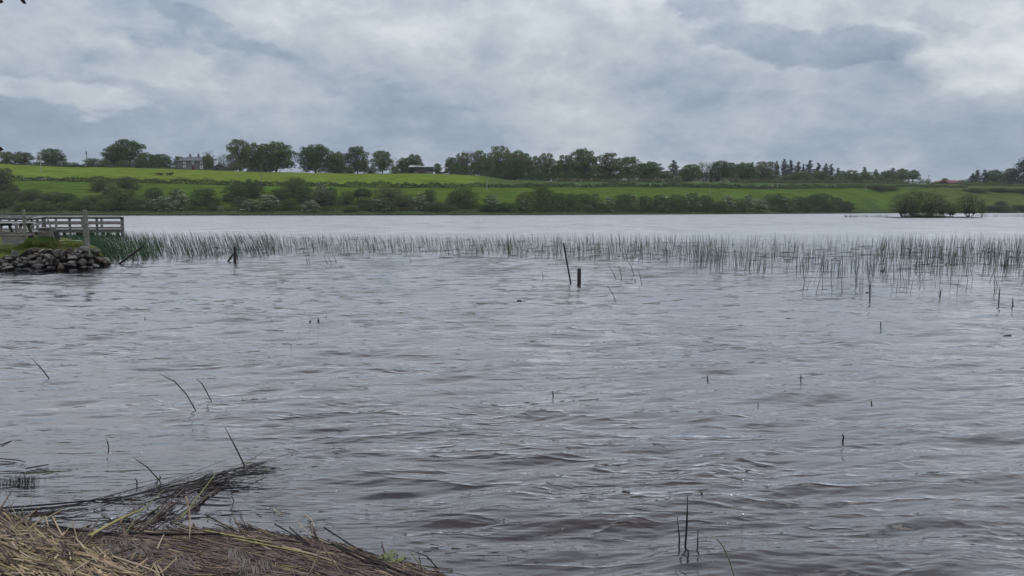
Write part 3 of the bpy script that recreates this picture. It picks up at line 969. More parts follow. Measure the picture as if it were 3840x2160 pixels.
# shrubs on the far shore, front to back offset from the water's edge
GS = 'shrubs along the far shore'
SHORE = [
    ('tall', -60, 38, 628, 30, 'o', 'tall olive tree at the left edge above the far shore'),
    ('shrub', 30, 75, 690, 26, 'o', 'olive shrub beside the tall left-edge tree'),
    ('shrub', -30, 55, 715, 18, 'm', 'green shrub low at the left edge of the far shore'),
    ('shrub', 70, 160, 706, 24, 'o', 'brownish shrub above the jetty left corner'),
    ('shrub', 48, 125, 760, 12, 'm', 'low rounded shrub directly above the left post'),
    ('shrub', 120, 185, 756, 13, 'l', 'low pale shrub right of the left post'),
    ('shrub', 150, 245, 716, 22, 'o', 'brown-green shrub over the jetty corner'),
    ('shrub', 205, 290, 722, 18, 'd', 'dark shrub in the left shore thicket'),
    ('shrub', 265, 345, 742, 14, 'm', 'green shrub left of the notched post'),
    ('shrub', 300, 395, 728, 20, 'o', 'olive shrub behind the notched post'),
    ('dense', 345, 410, 662, 42, 'o', 'tall pale green bush over the notched post'),
    ('dense', 430, 520, 662, 44, 'o', 'tall olive bush above the end of the jetty'),
    ('fewblossom', 383, 455, 688, 32, 'm', 'flecked hawthorn between the two tall olive bushes'),
    ('shrub', 398, 530, 706, 14, 'm', 'large rounded green shrub above the jetty end'),
    ('fewblossom', 530, 585, 742, 13, 'm', 'hawthorn flecked with blossom right of the rounded shrub'),
    ('shrub', 540, 612, 700, 22, 'd', 'dark pointed shrub right of the large rounded shrub'),
    ('hawthorn', 578, 645, 734, 12, 'm', 'pale hawthorn below the dark pointed shrub'),
    ('fewblossom', 630, 690, 706, 26, 'm', 'hawthorn with dark top below the grey house'),
    ('hawthorn', 640, 712, 724, 14, 'm', 'cream-flecked hawthorn below the left half of the house'),
    ('dense', 715, 822, 704, 18, 'd', 'dark shrub below the right half of the house'),
    ('hawthorn', 812, 832, 770, 10, 'm', 'tiny white hawthorn low by the water'),
    ('shrub', 775, 815, 758, 12, 'm', 'low green shrub at the foot of the dark shrub'),
    ('dense', 835, 930, 690, 26, 'd', 'big dark shrub left of the wooden field pole'),
    ('dense', 905, 985, 668, 34, 'd', 'tallest dark shrub just left of the wooden field pole'),
    ('shrub', 870, 940, 735, 16, 'o', 'olive shrub in front of the big dark shrub'),
    ('hawthorn', 905, 975, 745, 12, 'm', 'blossoming hawthorn low before the dark shrubs'),
    ('hawthorn', 965, 1045, 728, 14, 'm', 'spreading blossoming hawthorn below the wooden field pole'),
    ('dense', 1005, 1095, 706, 24, 'd', 'dark brownish shrub right of the wooden field pole'),
    ('shrub', 1050, 1120, 745, 14, 'm', 'green shrub with sloping top right of the field pole'),
    ('dense', 1062, 1155, 662, 36, 'm', 'tall green bush rising above the field hedge'),
    ('dense', 1100, 1180, 698, 26, 'd', 'dark green bush under the tall green one'),
    ('hawthorn', 1176, 1232, 684, 30, 'o', 'pinkish-white hawthorn high on the slope'),
    ('hawthorn', 1128, 1196, 750, 10, 'm', 'bright white hawthorn low by the water'),
    ('shrub', 1140, 1265, 712, 18, 'o', 'big brown-green shrub under the pinkish hawthorn'),
    ('dense', 1222, 1268, 702, 26, 'd', 'dark shrub at the right side of the brown-green one'),
    ('shrub', 1272, 1330, 714, 22, 'm', 'soft narrow green shrub alone before the lower field'),
    ('spreading', 1322, 1388, 706, 26, 'd', 'dark two-headed small tree above the lower field'),
    ('shrub', 1285, 1345, 768, 10, 'l', 'low pale shrub at the water left of the rounded one'),
    ('shrub', 1326, 1402, 735, 14, 'm', 'rounded green shrub in front of the two-headed tree'),
    ('shrub', 1392, 1520, 703, 26, 'w', 'wide grey-green willow shrub with domed top'),
    ('fewblossom', 1382, 1470, 742, 12, 'm', 'hawthorn with one white spray below the willow shrub'),
    ('shrub', 1470, 1560, 728, 16, 'o', 'olive shrub right of the willow shrub'),
    ('hawthorn', 1548, 1604, 724, 13, 'm', 'white-topped hawthorn right of the olive shrub'),
    ('shrub', 1585, 1640, 708, 24, 'm', 'green upright shrub behind the white-topped hawthorn'),
    ('shrub', 1590, 1690, 755, 12, 'o', 'low spreading shrub before the middle of the lower field'),
    ('dense', 1672, 1730, 715, 22, 'm', 'left shoulder bush of the big round bush'),
    ('dense', 1680, 1792, 699, 18, 'm', 'big round bush standing alone mid shore'),
    ('hawthorn', 1810, 1874, 726, 14, 'm', 'white-crowned hawthorn standing alone mid shore'),
    ('shrub', 1795, 1880, 762, 12, 'd', 'dark low shrub under the white-crowned hawthorn'),
    ('shrub', 1862, 1935, 758, 12, 'd', 'low dark shrub right of the white-crowned hawthorn'),
    ('dense', 1935, 2000, 716, 16, 'm', 'green bush at the left end of the long shore thicket'),
    ('fewblossom', 1950, 1992, 742, 10, 'm', 'hanging hawthorn spray on the left end of the thicket'),
    ('dense', 1985, 2082, 694, 18, 'm', 'tallest round bush of the long shore thicket'),
    ('dense', 2062, 2128, 722, 16, 'd', 'dark bush right of the tallest in the thicket'),
    ('dense', 2108, 2172, 722, 16, 'm', 'green bush third in the long thicket'),
    ('dense', 2150, 2218, 722, 18, 'm', 'green bush fourth in the long thicket'),
    ('fewblossom', 2205, 2262, 722, 14, 'm', 'hawthorn with white top in the long thicket'),
    ('hawthorn', 2262, 2312, 735, 12, 'm', 'drooping white hawthorn in the long thicket'),
    ('dense', 2300, 2365, 726, 16, 'd', 'dark bush right of the drooping white hawthorn'),
    ('fewblossom', 2335, 2392, 724, 18, 'm', 'sparsely flowering bush in the middle of the thicket'),
    ('dense', 2385, 2450, 732, 14, 'd', 'dark low bush in the middle of the thicket'),
    ('fewblossom', 2440, 2510, 728, 14, 'd', 'dark bush with one white spike in the thicket'),
    ('dense', 2500, 2575, 728, 14, 'd', 'dark bush left of the white tipped bush'),
    ('fewblossom', 2560, 2630, 720, 16, 'd', 'white tipped bush in the right half of the thicket'),
    ('dense', 2610, 2680, 730, 14, 'd', 'dark bush before the slight gap in the thicket'),
    ('shrub', 2665, 2735, 752, 12, 'm', 'low bush in the slight gap of the thicket'),
    ('hawthorn', 2700, 2758, 730, 16, 'm', 'tall pinkish hawthorn right of the gap'),
    ('shrub', 2745, 2805, 742, 13, 'm', 'low bush between two hawthorns'),
    ('hawthorn', 2782, 2832, 730, 15, 'm', 'lime-topped hawthorn in the right of the thicket'),
    ('hawthorn', 2822, 2885, 744, 12, 'm', 'spreading pale hawthorn in the right of the thicket'),
    ('dense', 2862, 2950, 724, 20, 'd', 'dark bush behind the spreading pale hawthorn'),
    ('fewblossom', 2900, 2975, 738, 14, 'd', 'white flecked bush near the right end of the thicket'),
    ('dense', 2960, 3035, 735, 16, 'd', 'dark bush left of the peaked dark clump'),
    ('shrub', 3020, 3060, 730, 20, 'o', 'pale rounded shrub behind the peaked dark clump'),
    ('dense', 3032, 3128, 722, 16, 'd', 'peaked dark clump near the right end of the thicket'),
    ('dense', 3110, 3162, 738, 16, 'd', 'small peaked bush at the right end of the thicket'),
    ('dense', 3140, 3206, 752, 13, 'd', 'last low dark bush ending the long thicket'),
    ('dense', 3255, 3330, 686, 58, 'm', 'left bush of the pair alone in the sloping field'),
    ('dense', 3312, 3366, 694, 60, 'm', 'right bush of the pair alone in the sloping field'),
    ('shrub', 3605, 3700, 704, 62, 'o', 'olive scrub bush on the right hand slope'),
    ('shrub', 3690, 3785, 702, 66, 'm', 'green scrub bush on the right hand slope'),
    ('shrub', 3775, 3880, 706, 62, 'd', 'dark scrub bush by the right edge on the slope'),
    ('shrub', 3690, 3800, 768, 12, 'd', 'low dark bush on the shore right of the island'),
    ('shrub', 3735, 3780, 752, 24, 'o', 'small olive bush behind the low shore bush'),
    ('shrub', 3800, 3900, 766, 14, 'd', 'low dark bush on the shore at the right edge'),
]
for k_, a_, b_, yt, off, mt, lb in SHORE:
    cat = 'hawthorn' if k_ in ('hawthorn', 'fewblossom') else 'bush'
    e_ = plant('shrub' if k_ == 'dense' else k_, a_, b_, yt, sh((a_ + b_) / 2, off), mt, lb, cat, GS)
    if k_ in ('dense', 'spreading', 'tall'):
        e_.name = 'shore_bush'

# ------------------------------------------------------------------ hedges

def hedge(x0, x1, off, hgt, label, mat=None, depth=2.2, blossom=0.0, stuff=None):
    rng = np.random.default_rng(abs(int(x0 * 7 + off)))
    n = 60
    pxs = np.linspace(x0, x1, n)
    Ds = np.array([sh(q, off) for q in pxs])
    yref = 690
    pts = np.array([at(q, yref, D) for q, D in zip(pxs, Ds)])
    seg = np.linalg.norm(np.diff(pts[:, :2], axis=0), axis=1)
    L = np.concatenate([[0], np.cumsum(seg)])
    tot = L[-1]
    nl = int(tot * 60 * hgt / 2.0)
    s = rng.uniform(0, tot, nl)
    X = np.interp(s, L, pts[:, 0])
    Yc = np.interp(s, L, pts[:, 1])
    prof = hgt * 1.25 * (0.78 + 0.16 * np.sin(s * 0.55 + x0) + 0.10 * np.sin(s * 1.7 + 1) + 0.12 * np.sin(s * 0.13 + off))
    a = rng.uniform(0, math.pi, nl)
    cx = np.cos(a) * depth / 2
    cz = np.sin(a) ** 0.6
    zg = ground(X, Yc)
    Cn = np.stack([X + rng.normal(size=nl) * 0.15, Yc + cx + rng.normal(size=nl) * 0.15, zg - 0.15 + cz * prof * rng.uniform(0.65, 1.06, nl)], -1)
    # lower skirts
    k = rng.random(nl) < 0.35
    Cn[k, 2] = zg[k] + rng.uniform(0, 0.8, k.sum()) * prof[k]
    Cn[k, 1] = Yc[k] - depth / 2 * rng.uniform(0.7, 1.05, k.sum())
    Nn = np.stack([rng.normal(size=nl) * 0.5, cx * 0.8 - 0.3, cz + rng.normal(size=nl) * 0.4], -1)
    V, Fq = frame_quads(Cn, Nn, rng.uniform(0.16, 0.34, nl), rng)
    mi = None
    mats = [mat or L_HEDGE]
    if blossom:
        mats.append(L_BLOS)
        cen = rng.uniform(0, tot, max(2, int(tot * blossom / 16)))
        wid_ = rng.uniform(0.4, 1.3, len(cen))
        blk = (np.abs(s[:, None] - cen[None]) < wid_[None]).any(1) & (cz > 0.5)
        mi = (blk & (rng.random(nl) < 0.30)).astype(int)
    nm = 'undergrowth' if stuff else 'field_hedge'
    o_ = link(nm, np_mesh(nm, V, Fq, False, None, mats, mi))
    if stuff:
        tag(o_, label, 'undergrowth', kind='stuff')
    else:
        tag(o_, label, 'hedge', 'hedges between the fields')


hedge(-150, 640, 69, 2.1, 'dark hedge below the yellow-green field at far left', depth=3)
hedge(640, 1005, 69, 2.3, 'dark hedge crossing the slope below the grey house', depth=3)
hedge(1005, 1300, 69, 2.0, 'hedge right of the wooden field pole below the crest', depth=3)
hedge(1300, 1665, 69, 2.5, 'thick dark hedge across the slope below the grey barn', depth=3.2)
hedge(1665, 1960, 69, 1.8, 'lower hedge crossing behind the pale pole', depth=2.6)
hedge(1960, 2260, 69, 1.9, 'hedge below the left of the long wood', blossom=0.5)
hedge(2260, 2640, 70, 2.0, 'flowering hedge between the long wood and lower field', blossom=0.9)
hedge(2640, 2960, 69, 2.2, 'hedge in front of the white cottage lawn', blossom=0.5)
hedge(2960, 3260, 69, 2.6, 'bushy hedge under the conifer row', L_MID, depth=4, blossom=0.5)
hedge(3340, 3625, 86, 1.9, 'straight dark hedge below the red-roofed barn')
hedge(3230, 3520, 120, 2.2, 'upper hedge right of the conifers', L_MID)
hedge(3600, 3950, 112, 2.2, 'hedge at right edge below the dark pines', L_MID)
hedge(2080, 2560, 112, 2.0, 'pale brambly hedge along the foot of the long wood', L_OLIVE, blossom=0.7)
hedge(-150, 700, 151, 1.4, 'thin dark hedge along the crest left of the house')
hedge(3500, 3640, 146, 0.9, 'low hedge beside the red-roofed barn')
hedge(2700, 3200, 122, 2.4, 'tangled hedge behind the white van', L_OLIVE, depth=4)

hedge(1690, 2500, 150, 6.0, 'dark undergrowth filling the foot of the long wood', L_DARK, depth=8, stuff=1)
hedge(2790, 3400, 152, 5.6, 'mixed undergrowth beneath the conifer row', L_DARK, depth=8, stuff=1)
hedge(3600, 4000, 146, 3.2, 'undergrowth beneath the trees at the right edge', L_DARK, depth=7, stuff=1)
hedge(1945, 3190, 13, 3.2, 'low growth joining the bushes of the long shore thicket', L_DARK, depth=5, stuff=1)
hedge(60, 560, 14, 3.0, 'low growth joining the shrubs above the jetty', L_MID, depth=6, stuff=1)
hedge(560, 1270, 13, 1.7, 'low growth between the hawthorns of the left shore', L_MID, depth=4, stuff=1)
hedge(1300, 1720, 13, 1.5, 'low growth between the shrubs of the middle shore', L_OLIVE, depth=4, stuff=1)
# ------------------------------------------------------------------ solid building blocks


class MB:
    """collects boxes, beams and prisms into one mesh"""
    def __init__(self):
        self.v, self.f = [], []

    def add(self, vs, fs):
        o = len(self.v)
        self.v += [tuple(q) for q in vs]
        self.f += [tuple(i + o for i in f) for f in fs]
        return self

    def box(self, x0, x1, y0, y1, z0, z1):
        vs = [(x, y, z) for z in (z0, z1) for y in (y0, y1) for x in (x0, x1)]
        return self.add(vs, [(0, 2, 3, 1), (4, 5, 7, 6), (0, 1, 5, 4), (1, 3, 7, 5), (3, 2, 6, 7), (2, 0, 4, 6)])

    def beam(self, p, q, w, h, up=(0, 0, 1)):
        p, q = Vector(p), Vector(q)
        d = (q - p).normalized()
        s = d.cross(Vector(up))
        if s.length < 1e-4:
            s = Vector((1, 0, 0))
        s.normalize()
        u = s.cross(d).normalized()
        s *= w / 2
        u *= h / 2
        vs = [p - s - u, p + s - u, p + s + u, p - s + u, q - s - u, q + s - u, q + s + u, q - s + u]
        return self.add(vs, [(0, 3, 2, 1), (4, 5, 6, 7), (0, 1, 5, 4), (1, 2, 6, 5), (2, 3, 7, 6), (3, 0, 4, 7)])

    def prism(self, poly, y0, y1):
        """poly in x,z extruded along y"""
        n = len(poly)
        vs = [(x, y0, z) for x, z in poly] + [(x, y1, z) for x, z in poly]
        return self.add(vs, [tuple(range(n)), tuple(range(2 * n - 1, n - 1, -1))] + [(i, i + n, (i + 1) % n + n, (i + 1) % n) for i in range(n)])

    def build(self, name, mat, parent=None, bevel=0.0):
        me = bpy.data.meshes.new(name)
        me.from_pydata(self.v, [], self.f)
        me.materials.append(mat)
        bm = bmesh.new()
        bm.from_mesh(me)
        bmesh.ops.recalc_face_normals(bm, faces=bm.faces)
        if bevel:
            bmesh.ops.bevel(bm, geom=bm.edges[:], offset=bevel, segments=1, affect='EDGES', clamp_overlap=True)
        bm.to_mesh(me)
        bm.free()
        o = bpy.data.objects.new(name, me)
        if parent is not None:
            o.parent = parent
        COL.objects.link(o)
        return o


WALL_G = pmat('grey_render', (0.115, 0.105, 0.105), 0.9, 0.12, 1.2)
SLATE = pmat('slate_roof', (0.075, 0.075, 0.088), 0.7, 0.15, 2.0)
WHITE = pmat('white_paint', (0.62, 0.62, 0.60), 0.7, 0.08, 2.0)
GLASS = pmat('dark_window_glass', (0.012, 0.014, 0.018), 0.15, 0.2, 2.0, 0.6)
RED = pmat('red_door_paint', (0.085, 0.010, 0.016), 0.5, 0.15, 2.0)
DARK = pmat('dark_cladding', (0.022, 0.027, 0.034), 0.7, 0.25, 2.0, stretch=(8, 1, 0.3))
PALE = pmat('pale_sheet_roof', (0.25, 0.28, 0.27), 0.6, 0.12, 2.0)
BLOCK = pmat('concrete_block_wall', (0.16, 0.15, 0.15), 0.9, 0.15, 2.0)
REDROOF = pmat('red_sheet_roof', (0.125, 0.030, 0.030), 0.7, 0.25, 0.6)
REDDARK = pmat('dark_red_shed', (0.060, 0.014, 0.016), 0.8, 0.3, 1.0)
PINK = pmat('pinkish_wall', (0.20, 0.14, 0.14), 0.9, 0.12, 1.0)
POLE = pmat('pole_wood', (0.14, 0.13, 0.10), 0.9, 0.2, 1.0)
POLE_L = pmat('pale_pole', (0.24, 0.26, 0.20), 0.9, 0.15, 1.0)


def site(name, xl, xr, yb, D, label, cat, zbase=None):
    """empty at the left-front foot of a building whose front spans xl..xr; returns (empty, width, metres per pixel)"""
    p, q = at(xl, yb, D), at(xr, yb, D)
    e = empty(name, (p[0], D, p[2]), label, cat)
    return e, q[0] - p[0], D / F


def window(parent, x, z, w, h, y=0.0, surround=0.22, name='window'):
    fr_ = MB()
    s = surround
    for a in ((x - w / 2 - s, x - w / 2, z - s, z + h + s), (x + w / 2, x + w / 2 + s, z - s, z + h + s),
              (x - w / 2, x + w / 2, z + h, z + h + s), (x - w / 2, x + w / 2, z - s, z), (x - 0.04, x + 0.04, z, z + h)):
        fr_.box(a[0], a[1], y - 0.09, y - 0.004, a[2], a[3])
    o_ = fr_.build(name, WHITE, parent)
    MB().box(x - w / 2 + 0.002, x - 0.042, y - 0.05, y - 0.006, z + 0.002, z + h - 0.002).box(
        x + 0.042, x + w / 2 - 0.002, y - 0.05, y - 0.006, z + 0.002, z + h - 0.002).build('pane', GLASS, o_)
    return o_


# grey farmhouse
D = sh(700, 158)
e, w, k = site('farmhouse', 665, 778, 640, D, 'two-storey grey rendered house with slate roof, two chimneys and red door', 'house')
hw, dpt = w, 9.0
eave = (640 - 603) * k
MB().box(0, hw, 0, dpt, -1.0, eave).build('wall', WALL_G, e)
rz = (603 - 587) * k
ov = 0.4
rf = MB().add([(-ov, -ov, eave), (hw + ov, -ov, eave), (hw + ov, dpt + ov, eave), (-ov, dpt + ov, eave), (4.0, dpt / 2, eave + rz), (hw - 1.0, dpt / 2, eave + rz),
               (-ov, -ov, eave - .2), (hw + ov, -ov, eave - .2), (hw + ov, dpt + ov, eave - .2), (-ov, dpt + ov, eave - .2)],
              [(0, 1, 5, 4), (1, 2, 5), (2, 3, 4, 5), (3, 0, 4), (6, 7, 1, 0), (7, 8, 2, 1), (8, 9, 3, 2), (9, 6, 0, 3), (6, 9, 8, 7)]).build('roof', SLATE, e)
for cxp in (703, 734, 767):
    cx = (cxp - 665) * k
    ch = MB().box(cx - .42, cx + .42, dpt / 2 - .45, dpt / 2 + .45, eave + rz - 0.9, eave + rz + 1.1).build('chimney', SLATE, rf)
    MB().box(cx - .26, cx - .02, dpt / 2 - .15, dpt / 2 + .15, eave + rz + 1.1, eave + rz + 1.75).box(
        cx + .06, cx + .28, dpt / 2 - .15, dpt / 2 + .15, eave + rz + 1.1, eave + rz + 1.6).build('chimney_pot', SLATE, rf)
for xp in (692.5, 724, 755):
    window(e, (xp - 665) * k, (640 - 614) * k, 0.70, 1.0, surround=0.2)
for xp in (692.5, 755):
    window(e, (xp - 665) * k, (640 - 630.5) * k, 0.72, 1.05, surround=0.34)
xd = (724.5 - 665) * k
n = 9
arch = [(xd - .75, 0.1), (xd + .75, 0.1)] + [(xd + .75 * math.cos(a), 1.65 + .62 * math.sin(a)) for a in [math.pi * i / n for i in range(n + 1)]]
MB().prism(arch, -0.12, -0.003).build('door', RED, e)
MB().box(xd - 1.0, xd + 1.0, -0.9, -0.004, -0.35, 0.09).build('doorstep', BLOCK, e)

# gable outbuilding
D = sh(820, 160)
e, w, k = site('outbuilding', 797, 846, 641, D, 'small grey gable-fronted outbuilding to the right of the grey house', 'building')
ev = (641 - 627) * k
MB().prism([(0.3, -1), (w - .3, -1), (w - .3, ev), (w / 2, (641 - 618) * k), (0.3, ev)], 0, 9).build('wall', WALL_G, e)
r_ = MB()
ap = (641 - 616) * k
for sgn in (0, 1):
    x0_, x1_ = (-.3, w / 2) if sgn == 0 else (w + .3, w / 2)
    r_.add([(x0_, -.4, ev - .25), (x1_, -.4, ap), (x1_, 9.4, ap), (x0_, 9.4, ev - .25), (x0_, -.4, ev - .07), (x1_, -.4, ap + .18), (x1_, 9.4, ap + .18), (x0_, 9.4, ev - .07)],
           [(0, 1, 2, 3), (4, 7, 6, 5), (0, 4, 5, 1), (1, 5, 6, 2), (2, 6, 7, 3), (3, 7, 4, 0)])
r_.build('roof', SLATE, e)
MB().box(w * .25, w * .5, -0.05, -0.003, 0.0, 1.7).build('door', GLASS, e)

# open-fronted farm barn
D = sh(1575, 156)
e, w, k = site('farm_barn', 1533, 1620, 652, D, 'long dark-clad farm barn with pale roof and open left bay', 'barn')
zt = lambda y: (652 - y) * k
xo = (1553 - 1533) * k
MB().box(xo, w, 0, 8, -1, zt(643.5)).build('base_wall', BLOCK, e)
MB().prism([(xo - 0.0, zt(643.4)), (w + .05, zt(643.4)), (w + .05, zt(627.5)), (xo, zt(624.5))], -.06, 8.06).build('cladding', DARK, e)
MB().prism([(0, -1), (0.35, -1), (0.35, zt(627.5)), (0, zt(628))], 0, 8).prism([(0.35, -1), (xo - .003, -1), (xo - .003, zt(628)), (0.35, zt(628))], 6.5, 8).build('side_bay', DARK, e)
MB().add([(0 - .2, -.4, zt(627.3)), (w + .3, -.4, zt(627.2)), (w + .3, 8.4, zt(624.5)), (0 - .2, 8.4, zt(618)),
          (0 - .2, -.4, zt(626.3)), (w + .3, -.4, zt(626.1)), (w + .3, 8.4, zt(623.3)), (0 - .2, 8.4, zt(617))],
         [(0, 3, 2, 1), (4, 5, 6, 7), (0, 1, 5, 4), (1, 2, 6, 5), (2, 3, 7, 6), (3, 0, 4, 7)]).build('roof', PALE, e)

p = at(1633, 652, sh(1650, 157))
q = at(1678, 646, sh(1650, 159))
g = MB().beam((p[0], p[1], p[2] + .3), (q[0], q[1], p[2] + 0.9), .4, 1.0).build('farm_wall', DARK)
tag(g, 'low dark wall sloping between the lone small tree and the long wood', 'wall')

# white cottage
D = sh(2650, 158)
e, w, k = site('cottage', 2596, 2700, 685, D, 'white cottage with grey roof half hidden behind dark trees', 'house')
zt = lambda y: (685 - y) * k
gw = (2619 - 2596) * k
MB().prism([(0, -1.5), (gw, -1.5), (gw, zt(673)), (gw / 2, zt(664)), (0, zt(673))], -1.5, 9).build('gable_wall', WHITE, e)
MB().box(gw + 0.002, w, 0, 8, -1.5, zt(672)).build('wall', WHITE, e)
ra = zt(646)
rr = MB().prism([(gw / 2 - .1, 0), (gw / 2 + .1, 0), (gw / 2 + .1, 0.01)], 0, .01)
rr = MB().add([(gw - 1.0, -.4, zt(672.5)), (w + .3, -.4, zt(672.5)), (w + .3, 8.4, zt(672.5)), (gw - 1.0, 8.4, zt(672.5)), (gw - 1.0, 4, ra), (w + .3, 4, ra)],
              [(0, 1, 5, 4), (1, 2, 5), (2, 3, 4, 5), (3, 0, 4), (0, 3, 2, 1)])
rr.add([(-.25, -1.75, zt(673.6)), (gw / 2, -1.75, zt(663)), (gw / 2, 9.2, zt(663)), (-.25, 9.2, zt(673.6)), (gw + .25, -1.75, zt(673.6)), (gw + .25, 9.2, zt(673.6)),
        (-.25, -1.75, zt(672.6)), (gw / 2, -1.75, zt(662)), (gw / 2, 9.2, zt(662)), (-.25, 9.2, zt(672.6)), (gw + .25, -1.75, zt(672.6)), (gw + .25, 9.2, zt(672.6))],
       [(0, 3, 2, 1), (6, 7, 8, 9), (0, 1, 7, 6), (3, 9, 8, 2), (0, 6, 9, 3), (1, 2, 5, 4), (7, 10, 11, 8), (1, 4, 10, 7), (4, 5, 11, 10), (2, 8, 11, 5)])
rr.build('roof', SLATE, e)
for xp in (2602, 2611.5):
    window(e, (xp - 2596) * k, zt(681), 0.75, 1.0, y=-1.5, surround=0.08)
for xp in (2637, 2660, 2684):
    window(e, (xp - 2596) * k, zt(680), 0.9, 0.8, surround=0.08)

# red-roofed barn
D = sh(3570, 160)
e, w, k = site('red_barn', 3516, 3626, 696, D, 'red-roofed barn with pinkish wall and dark red lean-to on its left', 'barn')
zt = lambda y: (696 - y) * k
a = (3550 - 3516) * k
MB().box(a + 0.002, w, 0, 12, -2, zt(684)).build('wall', PINK, e)
MB().add([(a - .3, -.4, zt(685)), (w + .4, -.4, zt(685)), (w + .4, 12.4, zt(685)), (a - .3, 12.4, zt(685)), (a + 1.5, 6, zt(674.5)), (w - .5, 6, zt(676))],
         [(0, 1, 5, 4), (1, 2, 5), (2, 3, 4, 5), (3, 0, 4), (0, 3, 2, 1)]).build('roof', REDROOF, e)
MB().prism([(0, -2), (a, -2), (a, zt(681)), (a * .55, zt(678)), (0, zt(685))], -1, 9).build('lean_to', REDDARK, e)
MB().add([(-.3, -1.4, zt(684.6)), (a * .55, -1.4, zt(677.4)), (a * .55, 9.4, zt(677.4)), (-.3, 9.4, zt(684.6)), (a, -1.4, zt(680.4)), (a, 9.4, zt(680.4)),
          (-.3, -1.4, zt(684)), (a * .55, -1.4, zt(676.8)), (a * .55, 9.4, zt(676.8)), (-.3, 9.4, zt(684)), (a, -1.4, zt(679.8)), (a, 9.4, zt(679.8))],
         [(0, 3, 2, 1), (6, 7, 8, 9), (0, 1, 7, 6), (3, 9, 8, 2), (0, 6, 9, 3), (1, 2, 5, 4), (7, 10, 11, 8), (1, 4, 10, 7), (4, 5, 11, 10), (2, 8, 11, 5)]).build('lean_to_roof', REDROOF, e)
MB().box(a + 1.2 + w * .1, a + w * .25, -0.06, -0.003, -1.5, 1.1).build('door', DARK, e)

# utility poles


def pole(x, ytop, D, label, mat=POLE, arm=0.0, r=0.16, lean=0.0, tr_=False, ybase=None):
    p = at(x, 700, D)
    z = gz(p[0], D)
    zt_ = zpix(ytop, D)
    h = zt_ - z
    e = empty('utility_pole', (p[0], D, z - .3), label, 'pole', 'utility poles on the hillside')
    ts = np.linspace(0, 1, 4)
    P = np.array([[[lean * t_, 0, (h + .3) * t_] for t_ in ts]])
    link('shaft', tubes('shaft', P, np.array([[r * 1.2, r * 1.1, r, r * .85]]), None, 8), mat, e)
    if arm:
        MB().box(-arm / 2 + lean, arm / 2 + lean, -.1 - r, .05 - r, h - .15, h + .05).build('crossarm', mat, e)
        for q in (-.45, 0, .45):
            MB().box(q * arm - .06 + lean, q * arm + .06 + lean, -.1 - r, -.0 - r, h + .053, h + .32).build('insulator', DARK, e)
    if tr_:
        MB().box(-.3 + lean, .3 + lean, -.55, -r, h - 1.5, h - .5).build('transformer', DARK, e)
    return e


pole(157, 578, sh(157, 96), 'pale utility pole with wide crossarm in the upper left field', POLE_L, 2.6, 0.17)
pole(331, 567, sh(331, 172), 'bare dark utility pole on the crest between bushes and oak', POLE, 0.5, 0.17, tr_=True)
pole(981, 618, sh(981, 58), 'wooden pole rising across the hedge below the olive tree', POLE, 0.0, 0.14)
pole(1826, 664, sh(1826, 56), 'pale straight pole in front of the long wood', POLE_L, 0.0, 0.15)
pole(2664, 699, sh(2664, 34), 'short pale pole in the lower field below the cottage', POLE_L, 0.0, 0.12)
pole(3247, 694, sh(3247, 48), 'pale pole beside the bush pair on the right slope', POLE_L, 0.7, 0.13)
pole(3481, 658, sh(3481, 158), 'utility pole with crossarm left of the red-roofed barn', POLE, 1.6, 0.14)
pole(766, 571, sh(766, 175), 'thin pole behind the right chimney of the grey house', POLE, 0.0, 0.16)

# fence along the crest between the two dark tree groups
for x0_, x1_, lb in ((1040, 1140, 'wire fence on the crest in the gap between dome trees'),):
    D = sh(1090, 152)
    p, q = at(x0_, 648, D), at(x1_, 650, D)
    e = empty('wire_fence', (p[0], D, gz(p[0], D)), lb, 'fence')
    nn = 9
    for i in range(nn):
        xx = (q[0] - p[0]) * i / (nn - 1)
        zz_ = gz(p[0] + xx, D) - gz(p[0], D)
        MB().box(xx - .06, xx + .06, -.06, .06, zz_ - .2, zz_ + 1.25).build('fence_post', POLE, e)
    for hh_ in (.5, .9, 1.15):
        MB().beam((0, -.08, hh_), (q[0] - p[0], -.08, hh_ + gz(q[0], D) - gz(p[0], D)), .03, .03).build('wire', POLE, e)

# white van behind the hedge, small sheds upper left
D = sh(2780, 124)
p = at(2768, 692, D)
zg = zpix(694, D)
e = empty('parked_van', (p[0], D, zg - 1.0), 'white van showing only its roof above the hedge', 'van')
MB().prism([(0, .4), (4.4, .4), (4.4, 1.05), (3.9, 1.35), (3.5, 1.95), (3.2, 2.05), (0.2, 2.05), (0, 1.8)], 0, 1.9).build('body', WHITE, e, 0.05)
MB().prism([(3.28, 1.35), (3.8, 1.35), (3.5, 1.85), (3.28, 1.88)], -0.01, 1.91).build('side_window', GLASS, e)
for xx in (0.8, 3.5):
    for yy in (-.02, 1.7):
        P = np.array([[[xx, yy, .38], [xx, yy + .22, .38]]])
        link('wheel', tubes('wheel', P, np.array([[.36, .36]]), None, 12), DARK, e)
D = sh(150, 78)
for x0_, x1_, y0_, y1_, lb in ((149, 165, 667, 679, 'small white field shed at the foot of the crossarm pole'),
                               (77, 88, 667, 677, 'small white hut by the dark bush in the upper left field')):
    e, w, k = site('field_shed', x0_, x1_, y1_, D, lb, 'shed')
    h = (y1_ - y0_) * k
    MB().prism([(0, -.6), (w, -.6), (w, h * .8), (w / 2, h), (0, h * .8)], 0, 2.2).build('wall', WHITE, e)
    MB().box(w * .3, w * .7, -0.05, -0.003, -.2, h * .55).build('door', GLASS, e)
e, w, k = site('paddock_fence', 118, 149, 679, D, 'short white rail fence left of the small white shed', 'fence')
